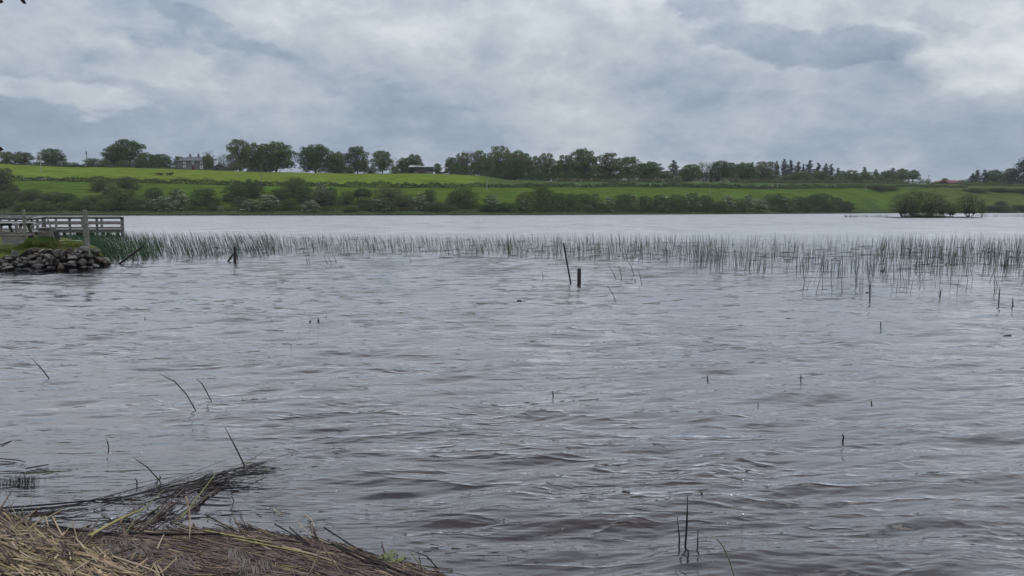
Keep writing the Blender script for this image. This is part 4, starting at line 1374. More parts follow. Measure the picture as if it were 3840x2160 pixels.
for i in range(5):
    MB().box(w * i / 4 - .06, w * i / 4 + .06, -.06, .06, -.3, .95).build('fence_post', WHITE, e)
for z_ in (.45, .85):
    MB().box(-.1, w + .1, -.1, -.062, z_ - .07, z_ + .07).build('rail', WHITE, e)

# cattle
COWB = pmat('black_hide', (0.012, 0.012, 0.013), 0.8, 0.2, 3.0)
COWR = pmat('brown_hide', (0.085, 0.040, 0.022), 0.8, 0.2, 3.0)


def cow(x, off, mat, label, lying=False, face=1):
    D = sh(x, off)
    p = at(x, 660, D)
    z = gz(p[0], D)
    zo = 0.42 if lying else 0.95
    me = bpy.data.meshes.new('cow')
    bm = bmesh.new()
    f = face
    V_ = [(0.55 * f, 0, zo + .08, .36), (0.0, 0, zo, .40), (-.65 * f, 0, zo + .1, .36), (1.0 * f, 0, zo + .32, .20), (1.35 * f, 0.05, zo + .5, .15), (1.62 * f, 0.08, zo + .34, .09),
          (-.95 * f, 0, zo + .15, .14), (-1.05 * f, 0, zo - .45, .03)]
    E_ = [(1, 0), (1, 2), (0, 3), (3, 4), (4, 5), (2, 6), (6, 7)]
    for (lx, par) in ((.6 * f, 0), (-.72 * f, 2)):
        for s_ in (-.22, .22):
            i = len(V_)
            if lying:
                V_ += [(lx + .1, s_ * 1.5, .2, .13), (lx + .45 * f, s_ * 2, .1, .08)]
            else:
                V_ += [(lx, s_, .5, .12), (lx + .03, s_, .04, .07)]
            E_ += [(par, i), (i, i + 1)]
    bv = [bm.verts.new(q[:3]) for q in V_]
    for a_, b_ in E_:
        bm.edges.new((bv[a_], bv[b_]))
    bm.to_mesh(me)
    bm.free()
    o_ = link('cow', me, mat, loc=(p[0], D, z))
    md = o_.modifiers.new('skin', 'SKIN')
    for i, q in enumerate(V_):
        me.skin_vertices[0].data[i].radius = (q[3], q[3])
    me.skin_vertices[0].data[1].use_root = True
    o_.modifiers.new('sub', 'SUBSURF').render_levels = 1
    tag(o_, label, 'cow', 'cattle in the upper left field')


cow(591, 100, COWR, 'brown cow lying down, leftmost of the cattle', True, 1)
cow(603, 99, COWB, 'dark calf lying right beside the brown cow', True, 1)
cow(632, 96, COWB, 'black cow standing with its head to the left', False, -1)
cow(641, 98, COWB, 'black cow standing behind the other black cow', False, 1)

# ------------------------------------------------------------------ island with willows
Di = wat(3500, 816)[1]
xa, xb = at(3290, 816, Di)[0], at(3700, 816, Di)[0]
n_a, n_b = 60, 14
u_ = np.linspace(-1, 1, n_a)
v2 = np.linspace(-1, 1, n_b)
uu, vv = np.meshgrid(u_, v2)
Xi = (xa + xb) / 2 + uu * (xb - xa) / 2
Yi = Di + vv * 5.5
r2 = uu ** 2 + vv ** 2
Zi = 0.42 * (1 - r2) + 0.06 * np.sin(uu * 25) * (1 - r2) - 0.05
ii = np.arange(n_b - 1)[:, None] * n_a + np.arange(n_a - 1)[None, :]
ISL = pmat('island_peat', (0.030, 0.030, 0.018), 0.95, 0.4, 0.8, 0.1, 0.05, 4.0)
tag(link('island', np_mesh('island', np.stack([Xi, Yi, Zi], -1).reshape(-1, 3), np.stack([ii, ii + 1, ii + n_a + 1, ii + n_a], -1).reshape(-1, 4), True), ISL),
    'low dark islet in the lake under the willows', kind='structure')
GI = 'willows on the low islet'
for a_, b_, yt, dd, lb in [
    (3338, 3430, 722, 0.5, 'leftmost spreading willow on the islet, half of it over water'),
    (3385, 3470, 712, 2.5, 'rounded willow second on the islet'),
    (3440, 3535, 715, 1.0, 'broad willow rising highest on the islet'),
    (3500, 3560, 742, 2.0, 'low willow at the right side of the main willow clump'),
    (3545, 3592, 760, 0.5, 'small thin willow in the gap between the two willow clumps'),
    (3588, 3682, 722, 0.0, 'separate round willow with a forked trunk at the right of the islet')]:
    e_ = plant('willow', a_, b_, yt, Di + dd, 'w', lb, 'willow', GI, ybase=813)
plant('thin', 3660, 3700, 748, Di + 1, 'o', 'thin half-bare sapling at the right tip of the islet', 'tree', GI, ybase=813)
plant('shrub', 3395, 3530, 795, Di - 1.5, 'd', 'low dark undergrowth along the front of the islet', 'bush', GI, ybase=815)

# ------------------------------------------------------------------ jetty
DN, DFR = 64.0, 69.0
zr = zpix(812.5, DN)                 # top of the hand rail
zdk = zpix(862, DN)                  # deck level
jet = empty('jetty', tuple(at(300, 862, DN)), 'weathered timber jetty with post and rail sides and a bay on its left', 'jetty')
J0 = np.array(jet.location)


def jp(x, D, z):
    q = at(x, 830, D)
    return (q[0] - J0[0], D - J0[1], z - J0[2])


def jrail(pts, name, w_, h_, z, mat, dz0=0.0):
    for (a_, b_) in zip(pts[:-1], pts[1:]):
        MB().beam(jp(a_[0], a_[1], z), jp(b_[0], b_[1], z), w_, h_).build(name, mat, jet)


near = [(160, 64), (463, 64)]
bay = [(160, 64), (121, 56.5), (-90, 60)]
farl = [(-120, 72), (458, 69.5)]
for line in (near, bay, farl):
    jrail(line, 'handrail', 0.20, 0.05, zr - .025, TIMBER_TOP)
    jrail(line, 'top_board', 0.04, 0.12, zr - .115, TIMBER_DK)  # dark tone stands for the shade under the handrail
    jrail(line, 'middle_rail', 0.04, 0.15, zr - .52, TIMBER)
    if line is not farl:
        jrail(line, 'kick_board', 0.05, 0.13, zr - .87, TIMBER)
jrail([(463, 64), (458, 69.5)], 'handrail', 0.20, 0.05, zr - .025, TIMBER_TOP)
jrail([(463, 64), (458, 69.5)], 'middle_rail', 0.04, 0.15, zr - .52, TIMBER)
for x_, D_ in [(160, 64.05), (167, 64.2), (261, 64.05), (363, 64.05), (460, 64.05), (121, 56.6), (60, 57.6), (0, 58.7), (-60, 59.7), (140, 60.4),
               (104, 69), (35, 70.5), (210, 70), (308, 69.8), (381, 69.7), (456, 69.4)]:
    q = jp(x_, D_ + 0.11, 0)
    MB().box(q[0] - .075, q[0] + .075, q[1] - .075, q[1] + .075, -J0[2] - 1.3, zr - .052 - J0[2]).build('rail_post', TIMBER, jet, 0.01)
for x_, D_ in [(120, 66), (190, 68), (239, 66), (288, 66.5), (334, 68), (347, 65), (385, 66.5), (403, 68), (80, 62), (20, 63), (440, 66.5), (300, 69)]:
    q = jp(x_, D_, 0)
    MB().box(q[0] - .10, q[0] + .10, q[1] - .10, q[1] + .10, -J0[2] - 1.3, -.22).build('pile', TIMBER_DK, jet, 0.01)
# deck planks run across the walkway
dk = MB()
for i in range(150):
    t_ = i / 150
    a_ = jp(-60 + (460 + 60) * t_, 64.3, zdk)
    b_ = jp(-60 + (455 + 60) * t_, 69.3, zdk)
    dk.beam(a_, b_, 0.068 * 1.0, 0.045)
for i in range(44):
    t_ = i / 44
    a_ = jp(-60 + (150 + 60) * t_, 64.2, zdk - 0.002)
    b_ = jp(-80 + (122 + 80) * t_, 60 - 3.2 * t_, zdk - 0.002)
    dk.beam(a_, b_, 0.11, 0.045)
dk.build('deck', TIMBER, jet)
MB().beam(jp(-60, 64.2, zdk - .13), jp(462, 64.2, zdk - .13), .06, .2).beam(jp(-60, 69.3, zdk - .13), jp(458, 69.3, zdk - .13), .06, .2).beam(
    jp(-90, 60.1, zdk - .13), jp(121, 56.7, zdk - .13), .06, .2).build('edge_beam', TIMBER, jet)
# bench along the near rail
MB().beam(jp(165, 64.5, zr - .62), jp(455, 64.5, zr - .60), .32, .04).build('bench_seat', TIMBER_TOP, jet)

# ------------------------------------------------------------------ rock-faced bank on the left
def rockD(x):
    return float(np.interp(x, [-200, 0, 300, 350, 400, 440], [28.0, 28.3, 28.6, 29.6, 31.2, 33.0]))


outl = []
for x in np.linspace(-900, 410, 60):
    outl.append((x, rockD(x)))
nu, nv = 90, 26
Vb = []
for i in range(nu):
    x = -1500 + (405 + 1500) * (i / (nu - 1)) ** 0.7
    D0_ = rockD(x) + 0.55
    back = float(np.interp(x, [-1500, 60, 150, 225, 320, 405], [52, 48, 43, 38, 33.5, 32.2]))
    back = max(back, D0_ + 0.5)
    for j in range(nv):
        tt = j / (nv - 1)
        Dd = D0_ + (back - D0_) * tt ** 1.3
        topz = float(np.interp(x, [-1500, -100, 40, 90, 200, 330, 375, 405], [0.9, 0.62, 0.62, 0.86, 0.93, 0.86, 0.62, 0.05]))
        rise = min(1.0, (Dd - D0_) / 0.45) if tt > 0 else 0
        fall = min(1.0, (1 - tt) * (back - D0_) / 0.8)
        q = at(x, 900, Dd)
        topz += 0.22 * float(np.clip((200 - x) / 400, 0, 1)) * min(1, (Dd - D0_) / 3)
        z = -0.5 + (topz + 0.5) * (rise ** 0.5) * (fall ** 0.5) + (0.03 * math.sin(q[0] * 5 + Dd * 3) + 0.02 * math.sin(q[0] * 11)) * rise
        Vb.append((q[0], Dd, z))
ii = np.arange(nu - 1)[:, None] * nv + np.arange(nv - 1)[None, :]
MOSS = pmat('mossy_earth', (0.060, 0.062, 0.020), 0.95, 0.45, 1.3, 0.1, 0.03, 9.0, col2=(0.105, 0.125, 0.030))
gb = link('ground', np_mesh('ground', Vb, np.stack([ii, ii + nv, ii + nv + 1, ii + 1], -1).reshape(-1, 4), True), MOSS)
tag(gb, 'mossy earth bank behind the piled rocks', kind='structure')


def bankz(X, Y):
    # height of the bank top by nearest sample
    A_ = np.array(Vb)
    d = (A_[:, 0] - X) ** 2 + (A_[:, 1] - Y) ** 2
    return A_[np.argmin(d), 2]


ROCKM = [pmat('grey_rock', (0.082, 0.073, 0.070), 0.9, 0.35, 5.0, 0.2, 0.02, 14.0),
         pmat('pale_rock', (0.128, 0.118, 0.110), 0.9, 0.3, 5.0, 0.2, 0.02, 14.0),
         pmat('dark_rock', (0.026, 0.024, 0.026), 0.6, 0.35, 5.0, 0.4, 0.02, 14.0),
         pmat('brown_rock', (0.085, 0.068, 0.058), 0.9, 0.35, 5.0, 0.2, 0.02, 14.0)]


def rock_mesh(seed, w, h, d):
    r_ = random.Random(seed)
    bm = bmesh.new()
    for _ in range(13):
        v_ = Vector((r_.gauss(0, 1), r_.gauss(0, 1), r_.gauss(0, 1)))
        v_.normalize()
        m_ = max(abs(v_.x), abs(v_.y), abs(v_.z))
        v_ = v_ * (0.40 + 0.60 / m_ * 0.72) * r_.uniform(0.82, 1.0) * 0.70
        bm.verts.new((v_.x * w, v_.y * d, v_.z * h))
    res = bmesh.ops.convex_hull(bm, input=bm.verts[:])
    bmesh.ops.delete(bm, geom=list({g_ for g_ in res['geom_interior'] if isinstance(g_, bmesh.types.BMVert)}), context='VERTS')
    bmesh.ops.dissolve_limit(bm, angle_limit=math.radians(14), verts=bm.verts[:], edges=bm.edges[:])
    bmesh.ops.bevel(bm, geom=bm.edges[:], offset=min(w, h) * 0.035, segments=1, affect='EDGES', clamp_overlap=True)
    for f_ in bm.faces:
        f_.smooth = False
    me = bpy.data.meshes.new('rock')
    bm.to_mesh(me)
    bm.free()
    return me


ROCKS = [
    (690, 250, 120, 125), (825, 225, 170, 105), (965, 245, 145, 105), (1150, 240, 150, 80), (1305, 300, 155, 175), (1465, 300, 118, 165), (1620, 245, 165, 135),
    (1765, 240, 110, 95), (1900, 205, 215, 125), (2235, 235, 150, 170), (2070, 240, 170, 95),
    (750, 400, 200, 115), (840, 330, 135, 75), (1085, 395, 210, 155), (960, 350, 135, 85), (905, 440, 115, 145), (1490, 415, 155, 95), (1670, 415, 195, 125),
    (1790, 360, 160, 105), (1925, 355, 115, 80), (2050, 345, 200, 125), (2270, 420, 240, 180), (2420, 440, 190, 190), (1580, 340, 90, 70),
    (800, 545, 225, 160), (900, 600, 245, 120), (1020, 490, 120, 95), (1080, 540, 85, 65), (1650, 550, 195, 135), (1885, 495, 195, 165), (2075, 500, 180, 170),
    (2350, 500, 200, 120), (2485, 515, 150, 90),
    (200, 660, 285, 145), (660, 690, 250, 115), (900, 730, 300, 110), (1400, 630, 135, 215), (1900, 620, 140, 60), (2180, 605, 170, 110), (1680, 695, 200, 60),
    (2400, 590, 160, 75), (30, 620, 150, 110), (430, 690, 170, 105), (1150, 640, 220, 120), (1280, 500, 190, 120), (2060, 640, 160, 70), (1500, 560, 130, 90),
    (330, 295, 135, 115), (205, 410, 155, 120), (310, 375, 160, 60), (60, 510, 130, 110), (20, 430, 90, 110), (360, 520, 165, 85), (480, 560, 160, 85),
    (560, 440, 205, 135), (600, 540, 160, 160), (240, 560, 130, 65), (450, 460, 130, 100), (120, 570, 130, 80), (130, 470, 120, 80), (1230, 420, 150, 110),
]
rf_ = random.Random(12)
for _ in range(34):
    qx = rf_.uniform(20, 2450)
    lo_ = float(np.interp(qx, [0, 600, 2300, 2450], [400, 260, 260, 460]))
    s_ = rf_.uniform(48, 84)
    ROCKS.append((qx, rf_.uniform(lo_, 700), s_ * rf_.uniform(.9, 1.6), s_))
for i, (cx, cy, w_, h_) in enumerate(ROCKS):
    px_, py_ = cx / 6.133, 900 + cy / 6.133
    D_ = rockD(px_)
    zc0 = zpix(py_, D_)
    D_ = D_ + 0.30 * max(zc0, 0) + 0.16
    p = at(px_, py_, D_)
    k = D_ / F / 6.133
    sc_ = 0.96 + 0.22 * ((i * 37) % 10) / 10
    W_, H_ = w_ * k * sc_, h_ * k * sc_
    row = 'in the top course' if cy < 310 else ('in the second course' if cy < 460 else ('low in the pile' if cy < 590 else 'at the waterline'))
    hz = ('at the left edge' if px_ < 45 else 'below the left post' if px_ < 110 else 'below the grass clump' if px_ < 165 else
          'left of the dark gap' if px_ < 205 else 'beside the dark gap' if px_ < 262 else 'below the notched post' if px_ < 340 else 'at the outer tip')
    asp = w_ / h_
    shp = 'flat' if asp > 1.75 else ('tall' if asp < 0.9 else 'blocky')
    big = 'large' if w_ * h_ > 24000 else ('small' if w_ * h_ < 11000 else 'medium')
    mi = 2 if (cy > 680 or (cy > 560 and 1000 < cx < 1300) or (cx, cy) in ((2400, 590), (2070, 240), (1280, 500), (1230, 420))) else [0, 1, 3, 0, 1][(i * 7) % 5]  # darker rock low at the water, round the gap and at a few spots
    dk_ = ['grey', 'pale grey', 'wet', 'brownish'][mi]
    o_ = link('bank_rock', rock_mesh(100 + i, W_, H_, max(W_, H_) * .9), ROCKM[mi], loc=tuple(p))
    o_.rotation_euler = (0, 0, random.Random(i).uniform(-.3, .3))
    tag(o_, f'{big} {shp} {dk_} rock {row}, {hz}', 'rock', 'rocks piled as the face of the bank')

# earth core in near-black, painting the shade of the gaps between the rocks
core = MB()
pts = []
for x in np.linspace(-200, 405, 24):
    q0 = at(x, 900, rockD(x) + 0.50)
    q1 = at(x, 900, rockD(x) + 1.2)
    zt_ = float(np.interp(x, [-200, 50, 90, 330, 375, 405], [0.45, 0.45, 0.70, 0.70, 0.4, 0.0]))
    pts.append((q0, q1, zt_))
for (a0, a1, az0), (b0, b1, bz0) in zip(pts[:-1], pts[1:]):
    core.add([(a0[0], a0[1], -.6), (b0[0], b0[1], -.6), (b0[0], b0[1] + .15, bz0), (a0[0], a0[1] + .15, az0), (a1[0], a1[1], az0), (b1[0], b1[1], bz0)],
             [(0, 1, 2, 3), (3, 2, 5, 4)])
tag(core.build('gap_shade_core', pmat('gap_shade_earth', (0.012, 0.011, 0.011), 0.95, 0.4, 8.0, 0.1, 0.03, 20.0)), 'earth core coloured near-black for the shade between the piled rocks', kind='structure')

# ---- things standing on the bank


def place_poly(name, pts, rad, mat, label, cat, sides=8, group=None, jitter=0.0):
    P = np.array([pts])
    R = np.array([rad])
    loc = P[0, 0].copy()
    o_ = link(name, tubes(name, P - loc, R, None, sides), mat, loc=tuple(loc))
    return tag(o_, label, cat, group)


# slim left post
pb, pt = at(93, 914, 31.0), at(88, 785, 31.0)
pm = (pb + pt) / 2 + np.array([.02, 0, 0])
place_poly('wooden_post', [pb - [0, 0, .3], pb, pm, pt], [.062, .060, .058, .055], POST_GR, 'slim grey-green round post standing by the picnic table', 'post', 10)
MB_ = None
# notched post
pb, pt = at(326, 926, 29.4), at(318, 786, 29.4)
e = empty('notched_post', tuple(pb), 'thick weathered post with V-notched top near the bank tip', 'post')
hgt = pt[2] - pb[2]
lx = pt[0] - pb[0]
r_ = .085
sh_ = MB()
secs = [(-.35, 0.0, 1.0), (0, 0.0, 1.0), (hgt * .3, lx * .3 + .01, .96), (hgt * .6, lx * .6, .9), (hgt * .93, lx * .93, .78)]
vs, fs = [], []
for z_, xo_, sc_ in secs:
    for (a_, b_) in ((-1, -.8), (0, -1), (1, -.8), (1, .8), (0, 1), (-1, .8)):
        vs.append((xo_ + a_ * r_ * sc_, b_ * r_ * .8 * sc_, z_))
n6 = 6
for i in range(len(secs) - 1):
    for j in range(n6):
        fs.append((i * n6 + j, i * n6 + (j + 1) % n6, (i + 1) * n6 + (j + 1) % n6, (i + 1) * n6 + j))
b0 = (len(secs) - 1) * n6
fs.append(tuple(b0 + j for j in range(n6)))
sh_.add(vs, fs)
sh_.prism([(lx - r_ * .95, hgt * .931), (lx - r_ * .05, hgt * .931), (lx - r_ * .35, hgt * 1.0), (lx - r_ * 1.0, hgt * .99)], -r_ * .5, r_ * .5)
sh_.prism([(lx + r_ * .05, hgt * .931), (lx + r_ * .8, hgt * .931), (lx + r_ * .75, hgt * 1.005), (lx + r_ * .35, hgt * 1.0)], -r_ * .5, r_ * .5)
sh_.build('post', POST_GR, e)
# leaning stick
place_poly('leaning_stick', [at(204, 905, 31.4), at(192, 858, 31.3), at(176, 812, 31.2)], [.035, .032, .026], TIMBER, 'grey stick leaning left against nothing between crate and stump', 'stick', 7)
bpy.context.scene.objects[-1]['label'] = 'grey stick leaning to the left in front of the dark crate'
# rope
ts = np.linspace(0, 1, 12)
rp = [at(332 + (486 - 332) * q, 842 + (945 - 842) * q + 10 * math.sin(q * 3.1) * .6, 29.5 + 2.0 * q) for q in ts]
place_poly('mooring_rope', rp, [.007] * 12, pmat('rope', (0.16, 0.18, 0.10), 0.9, 0.2, 4.0), 'thin pale rope slanting from the notched post down over the reeds', 'rope', 5)

# picnic table
D = 32.6
ztop = zpix(833.5, D)
x0w, x1w = at(3, 834, D)[0], at(109, 834, D)[0]
cxw, L_ = (x0w + x1w) / 2, x1w - x0w
zg = 0.80
e = empty('picnic_table', (cxw, D, zg), 'old wooden picnic table with benches at the left edge of the bank', 'picnic table')
tt_ = MB()
for i in range(5):
    y_ = -.36 + i * .18
    tt_.box(-L_ / 2, L_ / 2, y_ - .08, y_ + .08, ztop - zg - .04, ztop - zg)
tt_.build('table_top', TIMBER_TOP, e, 0.006)
for sx in (-.34, .34):
    lg = MB()
    for sy in (-1, 1):
        MB().beam((sx * L_, sy * .22, ztop - zg - .05), (sx * L_, sy * .72, -.12), .045, .10, (1, 0, 0)).build('leg', TIMBER_BR, e)
    MB().box(sx * L_ + .025, sx * L_ + .065, -.80, .80, .34, .44).build('seat_bearer', TIMBER_BR, e)
    MB().box(sx * L_ + .025, sx * L_ + .065, -.34, .34, ztop - zg - .14, ztop - zg - .043).build('top_bearer', TIMBER_DK, e)
for sy in (-1, 1):
    MB().box(-L_ / 2 - .18, L_ / 2 + .22, sy * .68 - .13, sy * .68 + .13, .443, .485).build('seat', TIMBER_BR, e, 0.006)
MB().box(-L_ * .52, L_ * .46, -.83, -.79, .36, .49).build('seat_front_board', TIMBER_BR, e)
# step / boards before the table
p = at(5, 912, 30.9)
q = at(92, 912, 30.9)
e = empty('timber_step', tuple((p + q) / 2), 'low grey boarded step in front of the picnic table', 'step')
w_ = q[0] - p[0]
MB().box(-w_ / 2, w_ / 2, 0, .04, -.02, .13).box(-w_ / 2, w_ / 2, -.003, .037, .134, .28).build('riser_boards', TIMBER, e, 0.005)
MB().box(-w_ / 2 - .03, w_ / 2 + .03, -.02, .5, .283, .315).build('tread', TIMBER_BR, e, 0.005)
# second bench
p, q = at(110, 866, 35.5), at(156, 868, 35.5)
zb = p[2]
e = empty('low_bench', ((p[0] + q[0]) / 2, 35.5, .88), 'low bench with a bright worn top right of the picnic table', 'bench')
w_ = q[0] - p[0]
hb = zb - .88
MB().box(-w_ / 2 - .1, w_ / 2 + .1, -.2, .2, hb - .04, hb).build('seat', TIMBER_TOP, e, 0.006)
MB().box(-w_ / 2 - .08, w_ / 2 + .08, -.19, -.15, hb - .22, hb - .043).build('front_board', TIMBER_BR, e, 0.005)
for sx in (-1, 1):
    MB().box(sx * w_ * .4 - .05, sx * w_ * .4 + .05, -.14, .14, -.1, hb - .043).build('leg', TIMBER_DK, e)
# dark crate and stump
p, q = at(157, 896, 34.5), at(200, 896, 34.5)
e = empty('timber_crate', ((p[0] + q[0]) / 2, 34.5, p[2]), 'dark boarded wooden crate with pale lid behind the leaning stick', 'crate')
w_ = q[0] - p[0]
hc = zpix(857, 34.5) - p[2]
cb = MB()
for i in range(4):
    cb.box(-w_ / 2, w_ / 2, -.25, .25, i * hc / 4 + .004, (i + 1) * hc / 4 - .006)
cb.build('side_boards', TIMBER_BR, e, 0.004)
MB().box(-w_ / 2 - .06, w_ / 2 + .03, -.29, .29, hc, hc + .05).build('lid', TIMBER, e, 0.006)
pb = at(209, 903, 32.6)
rr_ = random.Random(3)
P, R = [], []
zs_ = np.linspace(-.1, zpix(868, 32.6) - pb[2], 6)
P = [[pb[0] + .01 * math.sin(7 * z_), pb[1], pb[2] + z_] for z_ in zs_]
place_poly('tree_stump', P, [.19, .165, .155, .150, .152, .13], TIMBER_DK, 'dark gnarled tree stump right of the crate', 'stump', 9)
# concrete slabs and flat stones on top
for (xl, xr, yb_, D_, lb) in ((-30, 92, 912, 30.2, 'long grey concrete kerb in front of the timber step'),
                              (215, 300, 906, 32.2, 'pale flat slab lying on the mossy bank top left of the notched post'),
                              (168, 245, 916, 30.2, 'brown-grey flat slab near the foot of the leaning stick')):
    p, q = at(xl, yb_, D_), at(xr, yb_, D_)
    w_ = q[0] - p[0]
    o_ = MB().box(-w_ / 2, w_ / 2, -.22, .22, -.12, .03).build('stone_slab', CONC, None, 0.02)
    o_.location = ((p[0] + q[0]) / 2, D_, max(bankz((p[0] + q[0]) / 2, D_), .5) + 0.02)
    tag(o_, lb, 'slab', 'slabs on the bank top')

# grass on the bank
rng = np.random.default_rng(8)
G_P, G_R, G_C = [], [], []
for (xa_, xb_, Da, Db, n, hmin, hmax, colr) in (
        (-40, 120, 28.9, 30.4, 2600, .04, .12, (0.07, 0.085, 0.018)), (95, 215, 29.2, 31.2, 3200, .06, .24, (0.060, 0.095, 0.022)),
        (120, 230, 29.2, 30.2, 1600, .05, .18, (0.13, 0.11, 0.045)), (225, 330, 29.3, 32.5, 2600, .03, .09, (0.105, 0.130, 0.032)),
        (255, 365, 29.2, 30.4, 1600, .03, .07, (0.150, 0.120, 0.025)), (150, 200, 30.5, 31.2, 900, .12, .30, (0.035, 0.075, 0.018))):
    for _ in range(n):
        x = rng.uniform(xa_, xb_)
        Dd = rng.uniform(Da, Db)
        q = at(x, 900, Dd)
        G_P.append((q[0], Dd))
        G_R.append(rng.uniform(hmin, hmax))
        G_C.append(np.array(colr) * rng.uniform(.6, 1.4))
A_ = np.array(Vb)
G_P = np.array(G_P)
nz_ = np.empty(len(G_P))
for s0 in range(0, len(G_P), 500):
    d = (A_[None, :, 0] - G_P[s0:s0 + 500, None, 0]) ** 2 + (A_[None, :, 1] - G_P[s0:s0 + 500, None, 1]) ** 2
    nz_[s0:s0 + 500] = A_[np.argmin(d, 1), 2]
okk = nz_ > 0.25
G_P, G_R, G_C, nz_ = G_P[okk], np.array(G_R)[okk], np.array(G_C)[okk], nz_[okk]
n = len(G_P)
b = np.stack([G_P[:, 0], G_P[:, 1], nz_ - .03], -1)
lean_ = rng.normal(size=(n, 3)) * .35
lean_[:, 2] = 1
tip = b + lean_ * G_R[:, None]
mid = b + lean_ * G_R[:, None] * .55 + np.array([0, 0, .01])
GRM = pmat('bank_grass', (0.1, 0.1, 0.1), 0.9, 0.2, 6.0, 0.1, attr=True)
tag(link('grass', tubes('grass', np.stack([b, mid, tip], 1), np.stack([np.full(n, .006), np.full(n, .005), np.full(n, .0012)], -1), G_C, 3, False), GRM),
    'short mossy grass and weeds on top of the rock-faced bank', 'grass', kind='stuff')
# ------------------------------------------------------------------ posts standing in the lake
def wpost(x, yb, yt, wpx, label, cat='post', name='mooring_post', mat=TIMBER_DK, xt=None, group=None, sides=9):
    b_ = wat(x, yb)
    D_ = b_[1]
    t_ = at(xt if xt is not None else x, yt, D_ + 0.02)
    r0 = wpx / 2 * D_ / F
    d_ = t_ - b_
    pts = [b_ - d_ / np.linalg.norm(d_) * .35, b_, b_ + d_ * .5, b_ + d_ * .93, t_]
    return place_poly(name, pts, [r0 * 1.05, r0 * 1.02, r0, r0 * .97, r0 * .8], mat, label, cat, sides, group)


wpost(2172, 1065, 1007, 15, 'thick short dark post standing in open water right of centre', group='posts standing in the water')
wpost(2140, 1060, 911, 6.5, 'tall slim pole leaning left beside the thick short post', 'pole', 'leaning_pole', xt=2113)
wpost(881, 984, 927, 12, 'dark post in front of the reeds with a stick against it', group='posts standing in the water')
wpost(855, 981, 955, 7, 'short stick leaning against the dark post by the reeds', 'stick', 'leaning_stick', xt=873)
wpost(893, 981, 946, 2.5, 'thin twig right against the dark post by the reeds', 'twig', 'twig', xt=886)
wpost(1163, 1213, 1202, 7, 'shorter of two stake stubs poking from the water', 'stake', 'stake_stub', group='pair of stake stubs')
wpost(1194, 1212, 1197, 7, 'taller of two stake stubs poking from the water', 'stake', 'stake_stub', group='pair of stake stubs')
wpost(446, 991, 923, 7, 'dark log slanting out of the water by the rock tip', 'log', 'slanting_log', xt=537)

# dark stones breaking the surface
for i, (x, y, w_, h_, lb) in enumerate([
        (1947, 1129, 16, 8, 'small dark stone in open water near the centre'), (3020, 1170, 15, 6, 'dark stone in the water right of centre'),
        (3259, 1256, 10, 4, 'tiny dark stone below the right reed fringe'), (3776, 1258, 22, 7, 'dark flat stone near the right edge of the water'),
        (3729, 1146, 17, 5, 'dark flat stone at the fringe of the right reeds'), (3252, 1098, 9, 5, 'tiny dark stone at the foot of a lone reed'),
        (2205, 1553, 18, 6, 'small dark stone awash in the middle foreground'), (1980, 944, 12, 5, 'small dark lump among the central reeds'),
        (1893, 935, 10, 4, 'tiny dark lump among the central reeds'), (3308, 1017, 12, 5, 'small dark lump under the right reeds'),
        (3160, 1086, 6, 3, 'speck-like stone left of the right reed fringe')]):
    p = wat(x, y)
    k = np.linalg.norm(p - np.array([0, 0, H])) / F
    o_ = link('lake_stone', rock_mesh(900 + i, w_ * k * 1.1, h_ * k * 1.3, w_ * k), ROCKM[2], loc=(p[0], p[1], 0.0))
    tag(o_, lb, 'stone', 'dark stones breaking the surface')

# ------------------------------------------------------------------ reeds
rng = np.random.default_rng(21)
REEDM = pmat('reed_stem', (0.1, 0.1, 0.1), 0.7, 0.2, 3.0, 0.3, attr=True)


def reed_points(n, poly_x, near_y, far_y, power=1.0, clump=0.5):
    xs_, ys_ = [], []
    while len(xs_) < n:
        m_ = n * 2
        x = rng.uniform(poly_x[0], poly_x[-1], m_)
        ny = np.interp(x, poly_x, near_y)
        fy = np.interp(x, poly_x, far_y)
        y = fy + (ny - fy) * rng.random(m_) ** power
        cl = 0.5 + 0.5 * np.sin(x * .045 + 2 * np.sin(y * .05)) * np.sin(x * .017 + y * .09 + 2)
        keep = rng.random(m_) < (1 - clump + clump * cl)
        # stems stay thinner on the near fringe
        xs_ += list(x[keep])
        ys_ += list(y[keep])
    return np.array(xs_[:n]), np.array(ys_[:n])


def reed_stems(x, y, hmin, hmax, lean, leansd, r0, colr, curve=0.12):
    n = len(x)
    v_ = (1080 - y) / F
    D_ = H * (CT + v_ * ST) / (ST - v_ * CT)
    X_ = (x - 1920) / F * D_ / (CT + v_ * ST)
    h = rng.uniform(hmin, hmax, n)
    lx = rng.normal(lean, leansd, n)
    ly = rng.normal(0, leansd, n)
    ts_ = np.linspace(0, 1, 4)
    P = np.zeros((n, 4, 3))
    for i, t_ in enumerate(ts_):
        P[:, i, 0] = X_ + lx * h * (t_ + curve * t_ * t_ * 2)
        P[:, i, 1] = D_ + ly * h * t_
        P[:, i, 2] = -0.12 + (h + .12) * t_
    R = np.outer(r0 * rng.uniform(.75, 1.25, n), [1, .95, .75, .25])
    C_ = np.array(colr)[None, :] * rng.uniform(.6, 1.5, (n, 1))
    return P, R, C_, D_


parts = []
GREEN, GREY = (0.022, 0.055, 0.022), (0.044, 0.066, 0.036)
